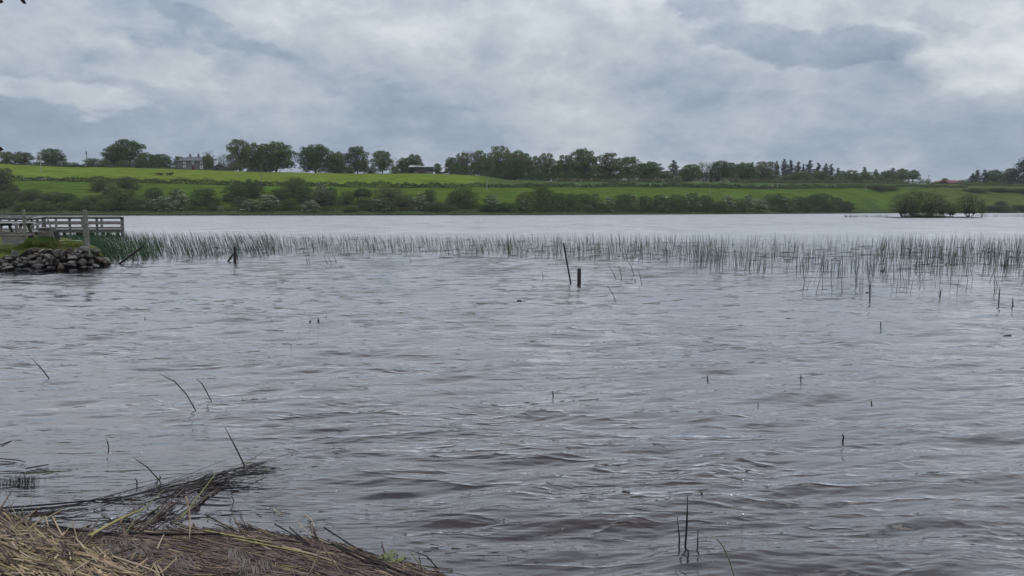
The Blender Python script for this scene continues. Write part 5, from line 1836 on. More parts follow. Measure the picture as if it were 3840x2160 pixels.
# dense corner beside the bank
x, y = reed_points(4200, [225, 330, 430, 560, 640], [965, 985, 985, 985, 965], [905, 892, 892, 892, 893], 1.0, 0.25)
keep = (rng.random(len(x)) < np.interp(x, [225, 380, 460, 640], [1, 1, .5, .03])) & (y < np.interp(x, [225, 300, 340, 400, 420, 900], [905, 925, 955, 975, 985, 985]))
parts.append(reed_stems(x[keep], y[keep], .42, .78, -.28, .10, .0090, GREEN))
x, y = reed_points(980, [540, 700, 900, 1040], [978, 975, 968, 962], [892, 893, 895, 896], 1.15, 0.5)
parts.append(reed_stems(x, y, .34, .70, -.30, .08, .0082, (0.022, 0.050, 0.026)))
x, y = reed_points(900, [1000, 1300, 1600, 1950], [955, 952, 955, 958], [897, 898, 900, 902], 1.1, 0.6)
parts.append(reed_stems(x, y, .31, .64, -.22, .09, .0078, GREY))
x, y = reed_points(760, [1900, 2250, 2600, 2700], [962, 975, 990, 1005], [903, 902, 902, 902], 1.1, 0.55)
parts.append(reed_stems(x, y, .36, .80, -.10, .10, .0078, GREY))
x, y = reed_points(1350, [2600, 3000, 3400, 3840, 4300], [1015, 1028, 1030, 1028, 1028], [903, 900, 898, 898, 898], 1.0, 0.55)
parts.append(reed_stems(x, y, .30, .78, 0.0, .09, .0076, GREY))
x, y = reed_points(750, [3300, 3500, 3900, 4200], [985, 990, 1000, 1000], [900, 905, 905, 905], .9, 0.5)
parts.append(reed_stems(x, y, .34, .80, 0.02, .07, .0088, (0.030, 0.045, 0.030)))
x, y = reed_points(130, [3000, 3300, 3600, 4000], [1105, 1115, 1100, 1130], [1010, 1010, 1010, 1000], 1.6, 0.8)
parts.append(reed_stems(x, y, .30, .80, 0.02, .12, .0062, (0.022, 0.03, 0.026)))
P = np.concatenate([q[0] for q in parts])
R = np.concatenate([q[1] for q in parts])
C_ = np.concatenate([q[2] for q in parts])
Dd = np.concatenate([q[3] for q in parts])
pxs = px_of(P[:, 0, 0] / P[:, 0, 1])
vis = (pxs > -20) & (pxs < 3860)
# broken stems lying on the water inside the bed
nb = 700
xb = rng.uniform(700, 4000, nb)
yb = np.interp(xb, [700, 2600, 4000], [955, 985, 1010]) - rng.random(nb) ** .8 * 75
vb = (1080 - yb) / F
Db = H * (CT + vb * ST) / (ST - vb * CT)
Xb = (xb - 1920) / F * Db
Lb = rng.uniform(.15, .7, nb)
an = rng.normal(0, .5, nb)
st_ = np.stack([Xb, Db, np.full(nb, .01)], -1)
en_ = st_ + np.stack([Lb * np.cos(an), Lb * np.sin(an), rng.uniform(-.02, .06, nb)], -1)
ts_ = np.linspace(0, 1, 4)[None, :, None]
PB = st_[:, None, :] + (en_ - st_)[:, None, :] * ts_
order = np.argsort(np.where(vis, Dd, 1e9))
near_i = order[:300]
rest = np.setdiff1d(np.arange(len(P)), near_i)
tag(link('reed_bed', tubes('reed_bed', np.concatenate([P[rest], PB]), np.concatenate([R[rest], np.full((nb, 4), .008)]),
                           np.concatenate([C_[rest], np.tile([[0.02, 0.024, 0.02]], (nb, 1))]), 3, False), REEDM),
    'long band of thin green reeds standing across the lake', 'reeds', kind='stuff')
for i in near_i:
    x_ = pxs[i]
    zone = ('behind the rock tip', 1) if x_ < 700 else (('in the left of the reed band', 2) if x_ < 1500 else (('in the middle of the reed band', 3) if x_ < 2500 else (
        ('at the front fringe right of centre', 4) if x_ < 3150 else (('at the front fringe of the right reeds', 5) if x_ < 3500 else ('at the front fringe near the right edge', 6)))))
    h_ = P[i, -1, 2]
    loc = P[i, 0] * np.array([1, 1, 0])
    o_ = link('reed_stem', tubes('reed_stem', (P[i] - loc)[None], R[i][None], C_[i][None], 4, False), REEDM, loc=tuple(loc))
    siz = 'short' if h_ < .6 else ('tall' if h_ > .82 else 'middling')
    slant = P[i, -1, 0] - P[i, 0, 0]
    ln = 'leaning left' if slant < -.05 else ('leaning right' if slant > .05 else 'upright')
    tag(o_, f'{siz} dark reed stem {ln} {zone[0]}', 'reed', f'single reeds {zone[0]}, {siz}, {ln}')

# reeds round the islet and in front of the far shore
parts = []
x, y = reed_points(260, [3165, 3300, 3345], [816, 816.5, 816.5], [813, 812, 812], 1, .3)
parts.append(reed_stems(x, y, .45, .85, -.02, .08, .02, (0.035, 0.045, 0.035)))
x, y = reed_points(420, [3640, 3900, 4100], [815, 815, 815], [810, 810, 810], 1, .3)
parts.append(reed_stems(x, y, .5, .9, -.02, .08, .02, (0.045, 0.055, 0.035)))
tag(link('islet_reeds', tubes('islet_reeds', np.concatenate([q[0] for q in parts]), np.concatenate([q[1] for q in parts]), np.concatenate([q[2] for q in parts]), 3, False), REEDM),
    'low dark reed fringe either side of the willow islet', 'reeds', kind='stuff')
# rough grass along the far shore
n = 9000
xg = rng.uniform(-300, 4150, n)
of = rng.uniform(.5, 13, n)
Dg = np.array(shoreD(xg)) + of
Xg = (xg - 1920) / F / CT * Dg * 1.0
zg_ = ground(Xg, Dg)
hg = rng.uniform(.15, .55, n)
b = np.stack([Xg, Dg, zg_ - .05], -1)
ln_ = rng.normal(size=(n, 3)) * .5
ln_[:, 2] = 1
cg = np.array([0.060, 0.080, 0.032])[None] * rng.uniform(.6, 1.5, (n, 1))
tag(link('shore_grass', tubes('shore_grass', np.stack([b, b + ln_ * hg[:, None] * .5, b + ln_ * hg[:, None]], 1), np.tile([[.09, .07, .02]], (n, 1)), cg, 3, False), REEDM),
    'rough sedge grass along the far waterline', 'grass', kind='stuff')

# ---- single reeds standing in open water
SINGLE = [
    ([(183, 1418), (158, 1385), (118, 1342)], 4, 'bent reed leaning left alone at the left of the open water'),
    ([(735, 1541), (700, 1480), (655, 1430), (597, 1402)], 5, 'long curved reed leaning left in the left foreground water'),
    ([(793, 1505), (775, 1470), (757, 1438), (735, 1420)], 4, 'curved reed just right of the long curved one'),
    ([(917, 1746), (885, 1680), (843, 1602)], 6, 'straight dark reed rising from the end of the floating stalk raft'),
    ([(905, 1752), (950, 1722), (999, 1685)], 3, 'faint thin reed leaning right from the end of the stalk raft'),
    ([(594, 1797), (550, 1750), (498, 1715)], 5, 'dark reed leaning left above the floating stalks'),
    ([(598, 1797), (602, 1790), (598, 1783)], 6, 'tiny stub beside the dark reed leaning left'),
    ([(408, 1676), (404, 1660), (399, 1645)], 4, 'short thin reed left of centre in the near water'),
    ([(514, 1808), (512, 1802), (505, 1792)], 6, 'short bent stub above the left floating stalks'),
    ([(2310, 1046), (2298, 1018), (2280, 997)], 3, 'thin reed leaning left, first right of the thick post'),
    ([(2330, 1043), (2328, 1020), (2318, 993)], 3, 'thin reed, second right of the thick post'),
    ([(2376, 1028), (2368, 1002), (2355, 978)], 3, 'thin reed, third right of the thick post'),
    ([(2407, 1068), (2400, 1032), (2387, 1003)], 3, 'thin reed, fourth and farthest right of the thick post'),
    ([(2308, 1128), (2295, 1096), (2275, 1070)], 3.5, 'slanting reed alone below the thick post'),
    ([(2382, 1060), (2381, 1052), (2381, 1046)], 4, 'very short reed tip right of the thick post'),
    ([(1541, 984), (1538, 972), (1532, 958)], 2.5, 'thin reed below the middle of the reed band'),
    ([(1153, 990), (1150, 972), (1145, 958)], 2.5, 'left reed of a small cluster below the band'),
    ([(1162, 991), (1158, 975), (1160, 958)], 2.5, 'second reed of a small cluster below the band'),
    ([(1229, 991), (1220, 972), (1213, 953)], 2.5, 'third reed of a small cluster below the band'),
    ([(1243, 990), (1236, 974), (1229, 958)], 2.5, 'fourth reed of a small cluster below the band'),
    ([(1262, 986), (1255, 968), (1245, 952)], 2.5, 'fifth reed of a small cluster below the band'),
    ([(2037, 1044), (2035, 1030), (2033, 1018)], 2.5, 'thin short reed left of the leaning pole'),
    ([(3262, 1126), (3262, 1080), (3263, 1038)], 5, 'lone dark straight reed left of the right fringe'),
    ([(3303, 1222), (3303, 1212), (3303, 1204)], 5, 'short stub below the right reed fringe'),
    ([(3745, 1145), (3747, 1105), (3750, 1072)], 4.5, 'dark reed at the right fringe near the flat stone'),
    ([(3798, 1152), (3798, 1133), (3798, 1116)], 4.5, 'short dark reed close to the right edge'),
    ([(3525, 1112), (3527, 1096), (3529, 1084)], 4.5, 'short leaning reed in the right fringe'),
    ([(2545, 2076), (2548, 2020), (2539, 1936)], 7, 'left reed of the three in the right foreground'),
    ([(2568, 2074), (2575, 1980), (2579, 1857)], 9, 'tallest reed of the three in the right foreground'),
    ([(2616, 2080), (2616, 2030), (2618, 1985)], 6, 'right reed of the three in the right foreground'),
    ([(2582, 2094), (2581, 2080), (2580, 2062)], 8, 'short stub between the three foreground reeds'),
    ([(2756, 2170), (2735, 2100), (2712, 2050), (2690, 2022), (2652, 2012)], 6, 'pale bent reed arching left beside the three foreground reeds'),
    ([(2033, 1545), (2035, 1538), (2025, 1531)], 6, 'small hooked snag in the middle foreground'),
    ([(2074, 1478), (2073, 1472), (2072, 1466)], 6, 'tiny upright stub above the hooked snag'),
    ([(2654, 1422), (2653, 1415), (2653, 1408)], 6, 'small upright stub right of centre'),
    ([(3003, 1424), (3003, 1414), (3003, 1405)], 5, 'small upright stub in the right middle water'),
    ([(3268, 1517), (3268, 1510), (3268, 1502)], 6, 'small upright stub above the dark ripple on the right'),
    ([(2943, 1476), (2943, 1470), (2944, 1463)], 7, 'small dark stub left of the dark ripple'),
    ([(3160, 1652), (3164, 1641), (3160, 1630)], 8, 'thick curved stub like a worm in the right foreground'),
    ([(1092, 1302), (1091, 1297), (1091, 1292)], 4, 'tiny stub in the left middle water'),
    ([(544, 1197), (544, 1192), (542, 1186)], 4, 'tiny stub far left in the middle water'),
    ([(2843, 1520), (2843, 1514), (2844, 1508)], 4, 'tiny stub beside the dark ripple'),
    ([(1638, 2128), (1600, 2085), (1530, 2060)], 6, 'dark reed by the tip of the brown litter raft'),
    ([(1605, 2158), (1570, 2110), (1528, 2058)], 6, 'pale reed standing at the tip of the brown litter raft'),
    ([(1582, 2150), (1575, 2100), (1566, 2060)], 4, 'thin reed at the tip of the brown litter raft'),
]
rng = np.random.default_rng(77)
for pts, wpx, lb in SINGLE:
    b_ = wat(*pts[0])
    D_ = b_[1]
    r0 = wpx / 2 * np.linalg.norm(b_ - [0, 0, H]) / F
    P_ = [b_ - [0, 0, .02]]
    stub = ('stub' in lb or 'snag' in lb or 'tip' in lb) and 'raft' not in lb
    r0 *= .7 if (stub or wpx <= 3.5) else .85
    for j, q in enumerate(pts):
        P_.append(b_ if j == 0 else at(q[0], q[1], D_ - 0.03 * j))
    nn = len(P_)
    cc = (0.022, 0.028, 0.020) if 'pale' not in lb and 'faint' not in lb else (0.20, 0.18, 0.13)
    P_ = np.array(P_)
    loc = b_ * 1.0
    rr = np.array([r0] * (nn - 1) + [r0 * .35 if wpx < 8 or 'tallest' in lb else r0 * .8])
    o_ = link('reed_stem', tubes('reed_stem', (P_ - loc)[None], rr[None], np.array([cc]), 6, False), REEDM, loc=tuple(loc))
    tag(o_, lb, 'reed', 'single reeds in the open water')

# ------------------------------------------------------------------ floating litter and straw bank, bottom left
STR = pmat('dead_stalk', (0.1, 0.1, 0.1), 0.75, 0.22, 9.0, 0.25, attr=True)


def inpoly(x, y, poly):
    c_ = np.zeros(len(x), bool)
    n_ = len(poly)
    for i in range(n_):
        x1, y1 = poly[i]
        x2, y2 = poly[(i + 1) % n_]
        c_ ^= ((y1 > y) != (y2 > y)) & (x < (x2 - x1) * (y - y1) / (y2 - y1 + 1e-9) + x1)
    return c_


def inside(n, poly):
    bx = [q[0] for q in poly]
    by = [q[1] for q in poly]
    X_, Y_ = [], []
    while len(X_) < n:
        x = rng.uniform(min(bx), max(bx), n * 2)
        y = rng.uniform(min(by), max(by), n * 2)
        k = inpoly(x, y, poly)
        X_ += list(x[k])
        Y_ += list(y[k])
    return np.array(X_[:n]), np.array(Y_[:n])


def stalks(x, y, ang, lenpx, rad, cols, zlo, zhi, bend=0.03, tilt=0.015):
    """stalks lying about: centres and directions given where they are seen on the water plane"""
    n = len(x)
    hx, hy = np.cos(ang) * lenpx / 2, np.sin(ang) * lenpx / 2

    def wp(a, b_):
        v_ = (1080 - b_) / F
        D_ = H * (CT + v_ * ST) / (ST - v_ * CT)
        return np.stack([(a - 1920) / F * D_ / (CT + v_ * ST), D_, 0 * D_], -1)
    a, b_ = wp(x - hx, y - hy), wp(x + hx, y + hy)
    ts_ = np.linspace(0, 1, 4)[None, :, None]
    P = a[:, None, :] + (b_ - a)[:, None, :] * ts_
    off_ = rng.normal(0, bend, (n, 3)) * np.array([1, 1, .25])
    P += off_[:, None, :] * (4 * ts_ * (1 - ts_))
    zb_ = np.maximum(bank(P[..., 0], P[..., 1]), 0.0)
    P[..., 2] += zb_ + rng.uniform(zlo, zhi, n)[:, None]
    P[..., 2] += (rng.normal(0, tilt, n)[:, None]) * np.linspace(-1, 1, 4)[None]
    k_ = (H - P[..., 2]) / H
    P[..., 0] *= k_
    P[..., 1] *= k_
    R = np.outer(rad, [.95, 1, .9, .7])
    return P, R, cols


def pick(cols, n, sd=.25):
    c_ = np.array(cols)[rng.integers(0, len(cols), n)]
    return c_ * rng.uniform(1 - sd, 1 + sd, (n, 1))


TAN = [(0.28, 0.195, 0.120), (0.21, 0.148, 0.098), (0.33, 0.245, 0.155), (0.14, 0.10, 0.073), (0.19, 0.155, 0.075), (0.085, 0.060, 0.048), (0.05, 0.037, 0.030)]
BRN = [(0.066, 0.042, 0.041), (0.092, 0.060, 0.056), (0.048, 0.033, 0.034), (0.120, 0.083, 0.072), (0.15, 0.110, 0.088)]
DRK = [(0.020, 0.017, 0.017), (0.032, 0.027, 0.026), (0.050, 0.042, 0.038)]
SPOLY = [(-200, 1945), (20, 1965), (120, 2000), (230, 2035), (330, 2075), (450, 2125), (560, 2180), (680, 2260), (-200, 2260)]
MPOLY = [(150, 1975), (330, 2000), (520, 2005), (760, 1992), (1000, 2012), (1180, 2030), (1330, 2065), (1480, 2110), (1660, 2165), (1760, 2230), (700, 2230), (420, 2080)]
S = []
# straw bank
n = 7500
x, y = inside(n, SPOLY)
ang = rng.normal(.40, .24, n)
ang = np.where(rng.random(n) < .10, rng.uniform(-1.2, 1.4, n), ang)
depth = np.clip((y - np.interp(x, [-120, 40, 260, 560, 900], [1925, 1945, 2000, 2100, 2260])) / 60, 0, 1)
cc = pick(TAN, n)
dkm = (rng.random(n) > depth + .25)
cc[dkm] = pick(BRN, dkm.sum())
S.append(stalks(x, y, ang, rng.uniform(50, 330, n) ** 1.0, np.clip(.0042 * np.exp(rng.normal(0, .42, n)), .0016, .010), cc, -.012, .050, .03, .02))
# brown floating mat
n = 6500
x, y = inside(n, MPOLY)
ang = rng.normal(.13 + .22 * np.clip((x - 900) / 700, 0, 1), .13, n)
pa = np.sin(x * .021 + y * .013) * np.sin(y * .045 - x * .008)
ang = np.where(pa > .93, rng.normal(1.2, .12, n), ang)
cc = pick(BRN, n)
wt = rng.random(n) < .17
cc[wt] = pick(TAN, wt.sum()) * .85
S.append(stalks(x, y, ang, rng.uniform(30, 200, n), np.clip(.0036 * np.exp(rng.normal(0, .35, n)), .0016, .008), cc, -.006, .018, .014, .006))
# patches of short stalks standing crosswise
for cx, cy, rx, ry, a0, nn in ((430, 2062, 80, 22, 1.35, 70), (900, 2085, 45, 22, 1.25, 36), (960, 2130, 60, 22, 1.5, 52), (690, 2110, 40, 15, 1.1, 22), (560, 2060, 60, 18, .75, 26)):
    x = cx + rng.uniform(-rx, rx, nn)
    y = cy + rng.uniform(-ry, ry, nn)
    S.append(stalks(x, y, a0 + (x - cx) / rx * -.45 + rng.normal(0, .08, nn), rng.uniform(24, 40, nn), rng.uniform(.0045, .0065, nn), pick([(.085, .068, .064), (.12, .098, .088)], nn), .014, .024, .003, .002))
# edge of the mat: long olive and dark stalks
n = 170
tq = rng.random(n)
xe = np.interp(tq, [0, .3, .6, 1], [520, 900, 1200, 1620])
ye = np.interp(tq, [0, .3, .6, 1], [2005, 2010, 2045, 2150]) + rng.normal(8, 12, n)
cc = pick([(0.045, 0.037, 0.028), (0.030, 0.025, 0.020), (0.08, 0.060, 0.040), (0.17, 0.125, 0.08)], n)
S.append(stalks(xe, ye, rng.normal(.20 + .14 * tq, .10, n), rng.uniform(120, 420, n), rng.uniform(.002, .0042, n), cc, .002, .014, .015, .003))
# raft of long dark stems reaching up to the right
n = 30
tq = rng.random(n) ** .85
xc_ = np.interp(tq, [0, .35, .7, 1], [250, 520, 740, 930]) + rng.normal(0, 30, n)
yc_ = np.interp(tq, [0, .35, .7, 1], [1915, 1865, 1815, 1755]) + rng.normal(0, 1, n) * np.interp(tq, [0, .5, .8, 1], [12, 26, 20, 6])
S.append(stalks(xc_, yc_, rng.normal(-.27, .10, n), rng.uniform(120, 460, n), rng.uniform(.0014, .0030, n), pick(DRK + DRK + BRN, n), .004, .014, .02, .006))
# the fan below it
n = 26
x, y = inside(n, [(380, 1960), (600, 1850), (850, 1800), (760, 1880), (620, 1960), (440, 1995)])
S.append(stalks(x, y, rng.normal(-.62, .16, n), rng.uniform(80, 300, n), rng.uniform(.0024, .0050, n), pick(DRK + BRN + [(0.15, 0.16, 0.07)], n), .0, .02, .02, .006))
n = 14
x, y = inside(n, [(760, 1790), (1010, 1735), (1000, 1830), (820, 1850)])
S.append(stalks(x, y, rng.normal(-.15, .2, n), rng.uniform(60, 200, n), rng.uniform(.002, .0042, n), pick(DRK, n), .0, .012, .02, .004))
# scattered fragments
n = 190
x = rng.uniform(950, 3000, n)
y = 1560 + rng.random(n) ** .8 * 600
k = rng.random(n) < np.clip(1.3 - np.abs(x - 1900) / 1400, .1, 1)
x, y = x[k], y[k]
S.append(stalks(x, y, rng.normal(.05, .10, len(x)), rng.uniform(8, 55, len(x)), rng.uniform(.0018, .0032, len(x)), pick(DRK + [(.2, .18, .15)], len(x)), .006, .016, .004, .002))
P = np.concatenate([q[0] for q in S])
R = np.concatenate([q[1] for q in S])
C_ = np.concatenate([q[2] for q in S])
tag(link('reed_litter', tubes('reed_litter', P, R, C_, 5, True), STR), 'matted dead reed straw and floating brown litter at the near shore', 'reed litter', kind='stuff')

# the stalks that stand out one by one
G = 'single dead stalks lying on the litter'
BIG = [
    (0, 1905, 470, 1862, 7, 'd', 'long dark stalk floating highest at the left edge'),
    (10, 1920, 330, 1893, 6, 'd', 'dark stalk just below the highest floating one'),
    (380, 1885, 640, 1815, 6, 'd', 'long dark stalk continuing up towards the raft tip'),
    (470, 1862, 830, 1778, 6, 'd', 'long thin dark stalk on the upper edge of the raft'),
    (600, 1850, 925, 1765, 7, 'd', 'dark stalk ending at the foot of the straight reed'),
    (560, 1880, 860, 1790, 6, 'd', 'dark stalk in the middle of the raft'),
    (740, 1838, 935, 1828, 10, 'd', 'thick dark stalk lying level at the right of the raft'),
    (750, 1858, 865, 1868, 7, 'd', 'short dark stalk lying level below the thick one'),
    (340, 2010, 545, 1905, 9, 'y', 'pale yellow-green blade slanting through the clear water'),
    (330, 2008, 470, 1932, 6, 'y', 'thinner yellow-green blade beside the broad one'),
    (525, 1990, 690, 1832, 7, 'b', 'brown stalk slanting steeply across the gap in the litter'),
    (460, 1980, 640, 1880, 6, 'b', 'grey-brown stalk parallel to the steep brown one'),
    (670, 1955, 820, 1835, 5, 'b', 'slanting stalk at the right end of the gap'),
    (20, 1945, 345, 1992, 6, 'd', 'dark stalk bordering the straw bank at the left'),
    (235, 1982, 450, 2002, 6, 'd', 'dark curved stalk crossing the narrow channel'),
    (485, 1998, 830, 2000, 11, 'd', 'thickest black stalk lying level on the litter edge'),
    (540, 1992, 760, 1997, 6, 'p', 'pale stalk lying along the thickest black one'),
    (590, 2060, 615, 2005, 7, 'p', 'short pale stalk crossing the edge steeply'),
    (697, 1860, 710, 2022, 7, 'p', 'thin pale stalk standing nearly upright in the view'),
    (250, 2160, 405, 2062, 7, 'p', 'straight pale stalk lying crosswise over the straw'),
    (100, 1985, 300, 2048, 8, 'y', 'yellowish stalk slanting across the upper straw'),
    (195, 2042, 300, 2045, 5, 'p', 'thin level yellow stalk end on the straw'),
    (0, 2012, 118, 1999, 8, 'p', 'pale stalk rising slightly at the left edge'),
    (0, 2018, 90, 2024, 6, 'p', 'pale level stalk below the slightly rising one'),
    (75, 1990, 330, 2110, 7, 'p', 'long pale stalk running down across the straw bank'),
    (45, 2032, 130, 2100, 7, 'p', 'pale stalk slanting steeply near the left edge'),
    (90, 2098, 380, 2100, 7, 'g', 'greenish level stalk across the middle of the straw'),
    (0, 2094, 260, 2118, 7, 'p', 'grey straw stalk sloping gently at the left edge'),
    (0, 2152, 170, 2148, 8, 'p', 'pale level stalk along the bottom edge'),
    (300, 2035, 365, 2108, 7, 'p', 'pale broken stalk pointing down from the brown litter'),
    (310, 2100, 460, 2150, 11, 't', 'thick tan stalk near the bottom edge'),
    (350, 2092, 520, 2160, 12, 't', 'thickest tan stalk running off the bottom edge'),
    (420, 2085, 600, 2150, 7, 'p', 'tan stalk beside the dark hollow in the straw'),
    (240, 2120, 265, 2165, 12, 't', 'short upright tan stub at the bottom edge'),
    (575, 2115, 600, 2165, 9, 't', 'short pale stub pointing down on the brown litter'),
    (590, 2120, 615, 2170, 8, 't', 'second short pale stub beside the first'),
    (752, 2066, 765, 2110, 8, 'p', 'short pale upright stalk left of the crosswise patch'),
    (1155, 2165, 1215, 2020, 7, 'p', 'pale stalk standing out steeply on the right litter'),
    (1215, 2055, 1290, 2165, 6, 'p', 'pale stalk leaning right beside the steep one'),
    (1030, 1965, 1150, 2035, 6, 'd', 'dark stalk over the water above the litter edge'),
    (1085, 1978, 1160, 2040, 6, 'd', 'dark stalk crossing the one above the litter edge'),
    (1120, 1960, 1240, 2040, 5, 'p', 'thin pale stalk slanting over the water'),
    (1140, 1930, 1175, 1975, 6, 'p', 'short pale stalk sticking up highest over the right litter'),
    (1170, 2010, 1420, 2110, 7, 'd', 'long dark stalk on the right litter edge'),
    (1250, 2040, 1500, 2160, 7, 'd', 'longest dark stalk reaching the litter tip'),
    (1350, 2095, 1560, 2165, 8, 'd', 'dark stalk at the pointed end of the litter'),
    (1300, 2110, 1450, 2128, 6, 'b', 'brown level stalk near the litter tip'),
    (900, 1975, 950, 1988, 6, 'd', 'dark stalk tip floating apart above the litter'),
    (1025, 1908, 1065, 1926, 5, 'p', 'small pale stalk floating in the water'),
    (770, 1990, 1020, 2035, 6, 'y', 'yellowish stalk along the upper litter edge'),
    (880, 2020, 1190, 2082, 6, 'y', 'long yellow-brown stalk across the litter'),
    (1080, 2055, 1260, 2110, 6, 'p', 'pale stalk across the right part of the litter'),
    (1060, 2050, 1130, 2062, 12, 't', 'short thick pinkish stalk on the litter'),
    (95, 1757, 183, 1742, 5, 'd', 'dark thick stick floating at the far left'),
    (160, 1780, 225, 1764, 3, 'd', 'thin dark stick floating below the thick one'),
    (0, 1720, 95, 1733, 4, 'd', 'dark stick at the left edge of the water'),
    (0, 1668, 45, 1652, 4, 'd', 'short dark stick highest at the left edge'),
    (860, 1782, 870, 1830, 5, 'p', 'pale thin stalk upright at the raft end'),
]
CC = dict(d=(0.022, 0.018, 0.018), y=(0.26, 0.235, 0.10), b=(0.09, 0.07, 0.06), p=(0.31, 0.235, 0.175), g=(0.15, 0.14, 0.06), t=(0.25, 0.18, 0.125))
for x0_, y0_, x1_, y1_, wpx, ck, lb in BIG:
    a_, b_ = wat(x0_, y0_), wat(x1_, y1_)
    ts_ = np.linspace(0, 1, 6)[:, None]
    P_ = a_ + (b_ - a_) * ts_
    bend_ = rng.normal(0, .012, 3) * [1, 1, .2]
    P_ = P_ + bend_ * (4 * ts_ * (1 - ts_))
    # view ray correction: rest on the bank surface
    zz_ = np.maximum(bank(P_[:, 0], P_[:, 1]), 0) + (.030 if max(y0_, y1_) > 1985 else .014) + (.035 if x0_ < 500 and y0_ > 2000 else 0)
    for j in range(6):
        c0_ = np.array([0, 0, H])
        f_ = (H - zz_[j]) / H
        P_[j] = c0_ + (P_[j] * [1, 1, 0] - c0_) * f_
    steep = abs(y1_ - y0_) > 1.4 * abs(x1_ - x0_)
    if steep and ck in 'pt' and x0_ > 640:
        k_ = 0 if y0_ < y1_ else -1
        lift = np.linspace(1, 0, 6) if k_ == 0 else np.linspace(0, 1, 6)
        g_ = .12 * lift
        for j in range(6):
            c0_ = np.array([0, 0, H])
            P_[j] = c0_ + (P_[j] - c0_) * (1 - g_[j])
    r0 = wpx / 2 * np.linalg.norm(P_[2] - [0, 0, H]) / F * .9
    loc = P_[0].copy()
    o_ = link('dead_stalk', tubes('dead_stalk', (P_ - loc)[None], np.array([[r0, r0, r0, r0 * .9, r0 * .8, r0 * .6]]), np.array([CC[ck]]), 5, True), STR, loc=tuple(loc))
    tag(o_, lb, 'stalk', G)

# water weed tufts at the left
rng = np.random.default_rng(5)
nn = 150
x = np.concatenate([rng.normal(105, 26, 90), rng.normal(40, 26, 60)])
y = np.concatenate([rng.normal(1805, 5, 90), rng.normal(1808, 7, 60)])
p_ = np.array([wat(a_, b_) for a_, b_ in zip(x, y)])
hg = np.concatenate([rng.uniform(.02, .06, 90), rng.uniform(.01, .035, 60)])
tip = p_ + np.stack([rng.normal(0, .02, nn), rng.normal(0, .02, nn), hg], -1)
mid = (p_ + tip) / 2 + rng.normal(0, .006, (nn, 3))
tag(link('water_weed', tubes('water_weed', np.stack([p_ - [0, 0, .05], mid, tip], 1), np.tile([[.0018, .0015, .0008]], (nn, 1)), np.tile([[.02, .028, .022]], (nn, 1)), 3, False), REEDM),
    'dark tuft of spiky water weed at the left edge', 'water weed', kind='stuff')

# pale floating patch and white petals
cen = wat(1470, 2098)
bm = bmesh.new()
for i in range(60):
    a_ = rng.uniform(0, 6.28)
    rr = math.sqrt(rng.random())
    px_, py_ = cen[0] + .085 * rr * math.cos(a_), cen[1] + .09 * rr * math.sin(a_)
    s_ = rng.uniform(.008, .018)
    th_ = rng.uniform(0, 3)
    vs = [bm.verts.new((px_ + s_ * math.cos(th_ + q) * (1 if j % 2 else .6), py_ + s_ * math.sin(th_ + q), .012 + rng.uniform(0, .008))) for j, q in enumerate((0, 1.2, 2.4, 3.6, 4.9))]
    bm.faces.new(vs)
me = bpy.data.meshes.new('algae_patch')
bm.to_mesh(me)
bm.free()
tag(link('algae_patch', me, pmat('algae', (0.115, 0.125, 0.05), 0.9, 0.3, 30.0)), 'yellow-green floating algae patch by the litter tip', 'algae')
PET = pmat('white_petal', (0.7, 0.7, 0.68), 0.6, 0.05, 5.0)
WHERE = ['above the long raft', 'in the left foreground water', 'in the middle foreground water', 'in the right foreground water']
for i, (x, y, s_) in enumerate([(415, 1700, 8), (532, 1699, 7), (1919, 1555, 9), (1931, 1656, 6), (2063, 1843, 6), (2786, 1800, 13), (2883, 1820, 7), (2742, 1857, 16), (2786, 1929, 15),
                                (2728, 1963, 7), (2436, 1911, 7), (2729, 2005, 6), (2673, 2109, 10), (1261, 1843, 7), (1466, 2018, 5), (1441, 2060, 5), (2005, 2090, 6), (2110, 1986, 6), (420, 1945, 12), (1005, 1905, 6)]):
    p = wat(x, y, .012)
    k = np.linalg.norm(p - [0, 0, H]) / F
    bm = bmesh.new()
    nn = 8
    s_ *= .45
    vs = [bm.verts.new((s_ * k * .55 * math.cos(q), s_ * k * .8 * math.sin(q), .003 * math.cos(2 * q) + .004)) for q in [6.283 * j / nn for j in range(nn)]]
    bm.faces.new(vs)
    r_ = bmesh.ops.extrude_face_region(bm, geom=bm.faces[:])
    bmesh.ops.translate(bm, vec=(0, 0, -.003), verts=[q for q in r_['geom'] if isinstance(q, bmesh.types.BMVert)])
    bmesh.ops.recalc_face_normals(bm, faces=bm.faces[:])
    me = bpy.data.meshes.new('petal')
    bm.to_mesh(me)
    bm.free()
    wh = WHERE[0] if (x < 700 and y < 1720) else (WHERE[1] if x < 1500 else (WHERE[2] if x < 2300 else WHERE[3]))
    sz = 'larger' if s_ > 9 else 'tiny'
    tag(link('petal', me, PET, loc=tuple(p)), f'{sz} white petal floating {wh}', 'petal', 'white petals on the water')

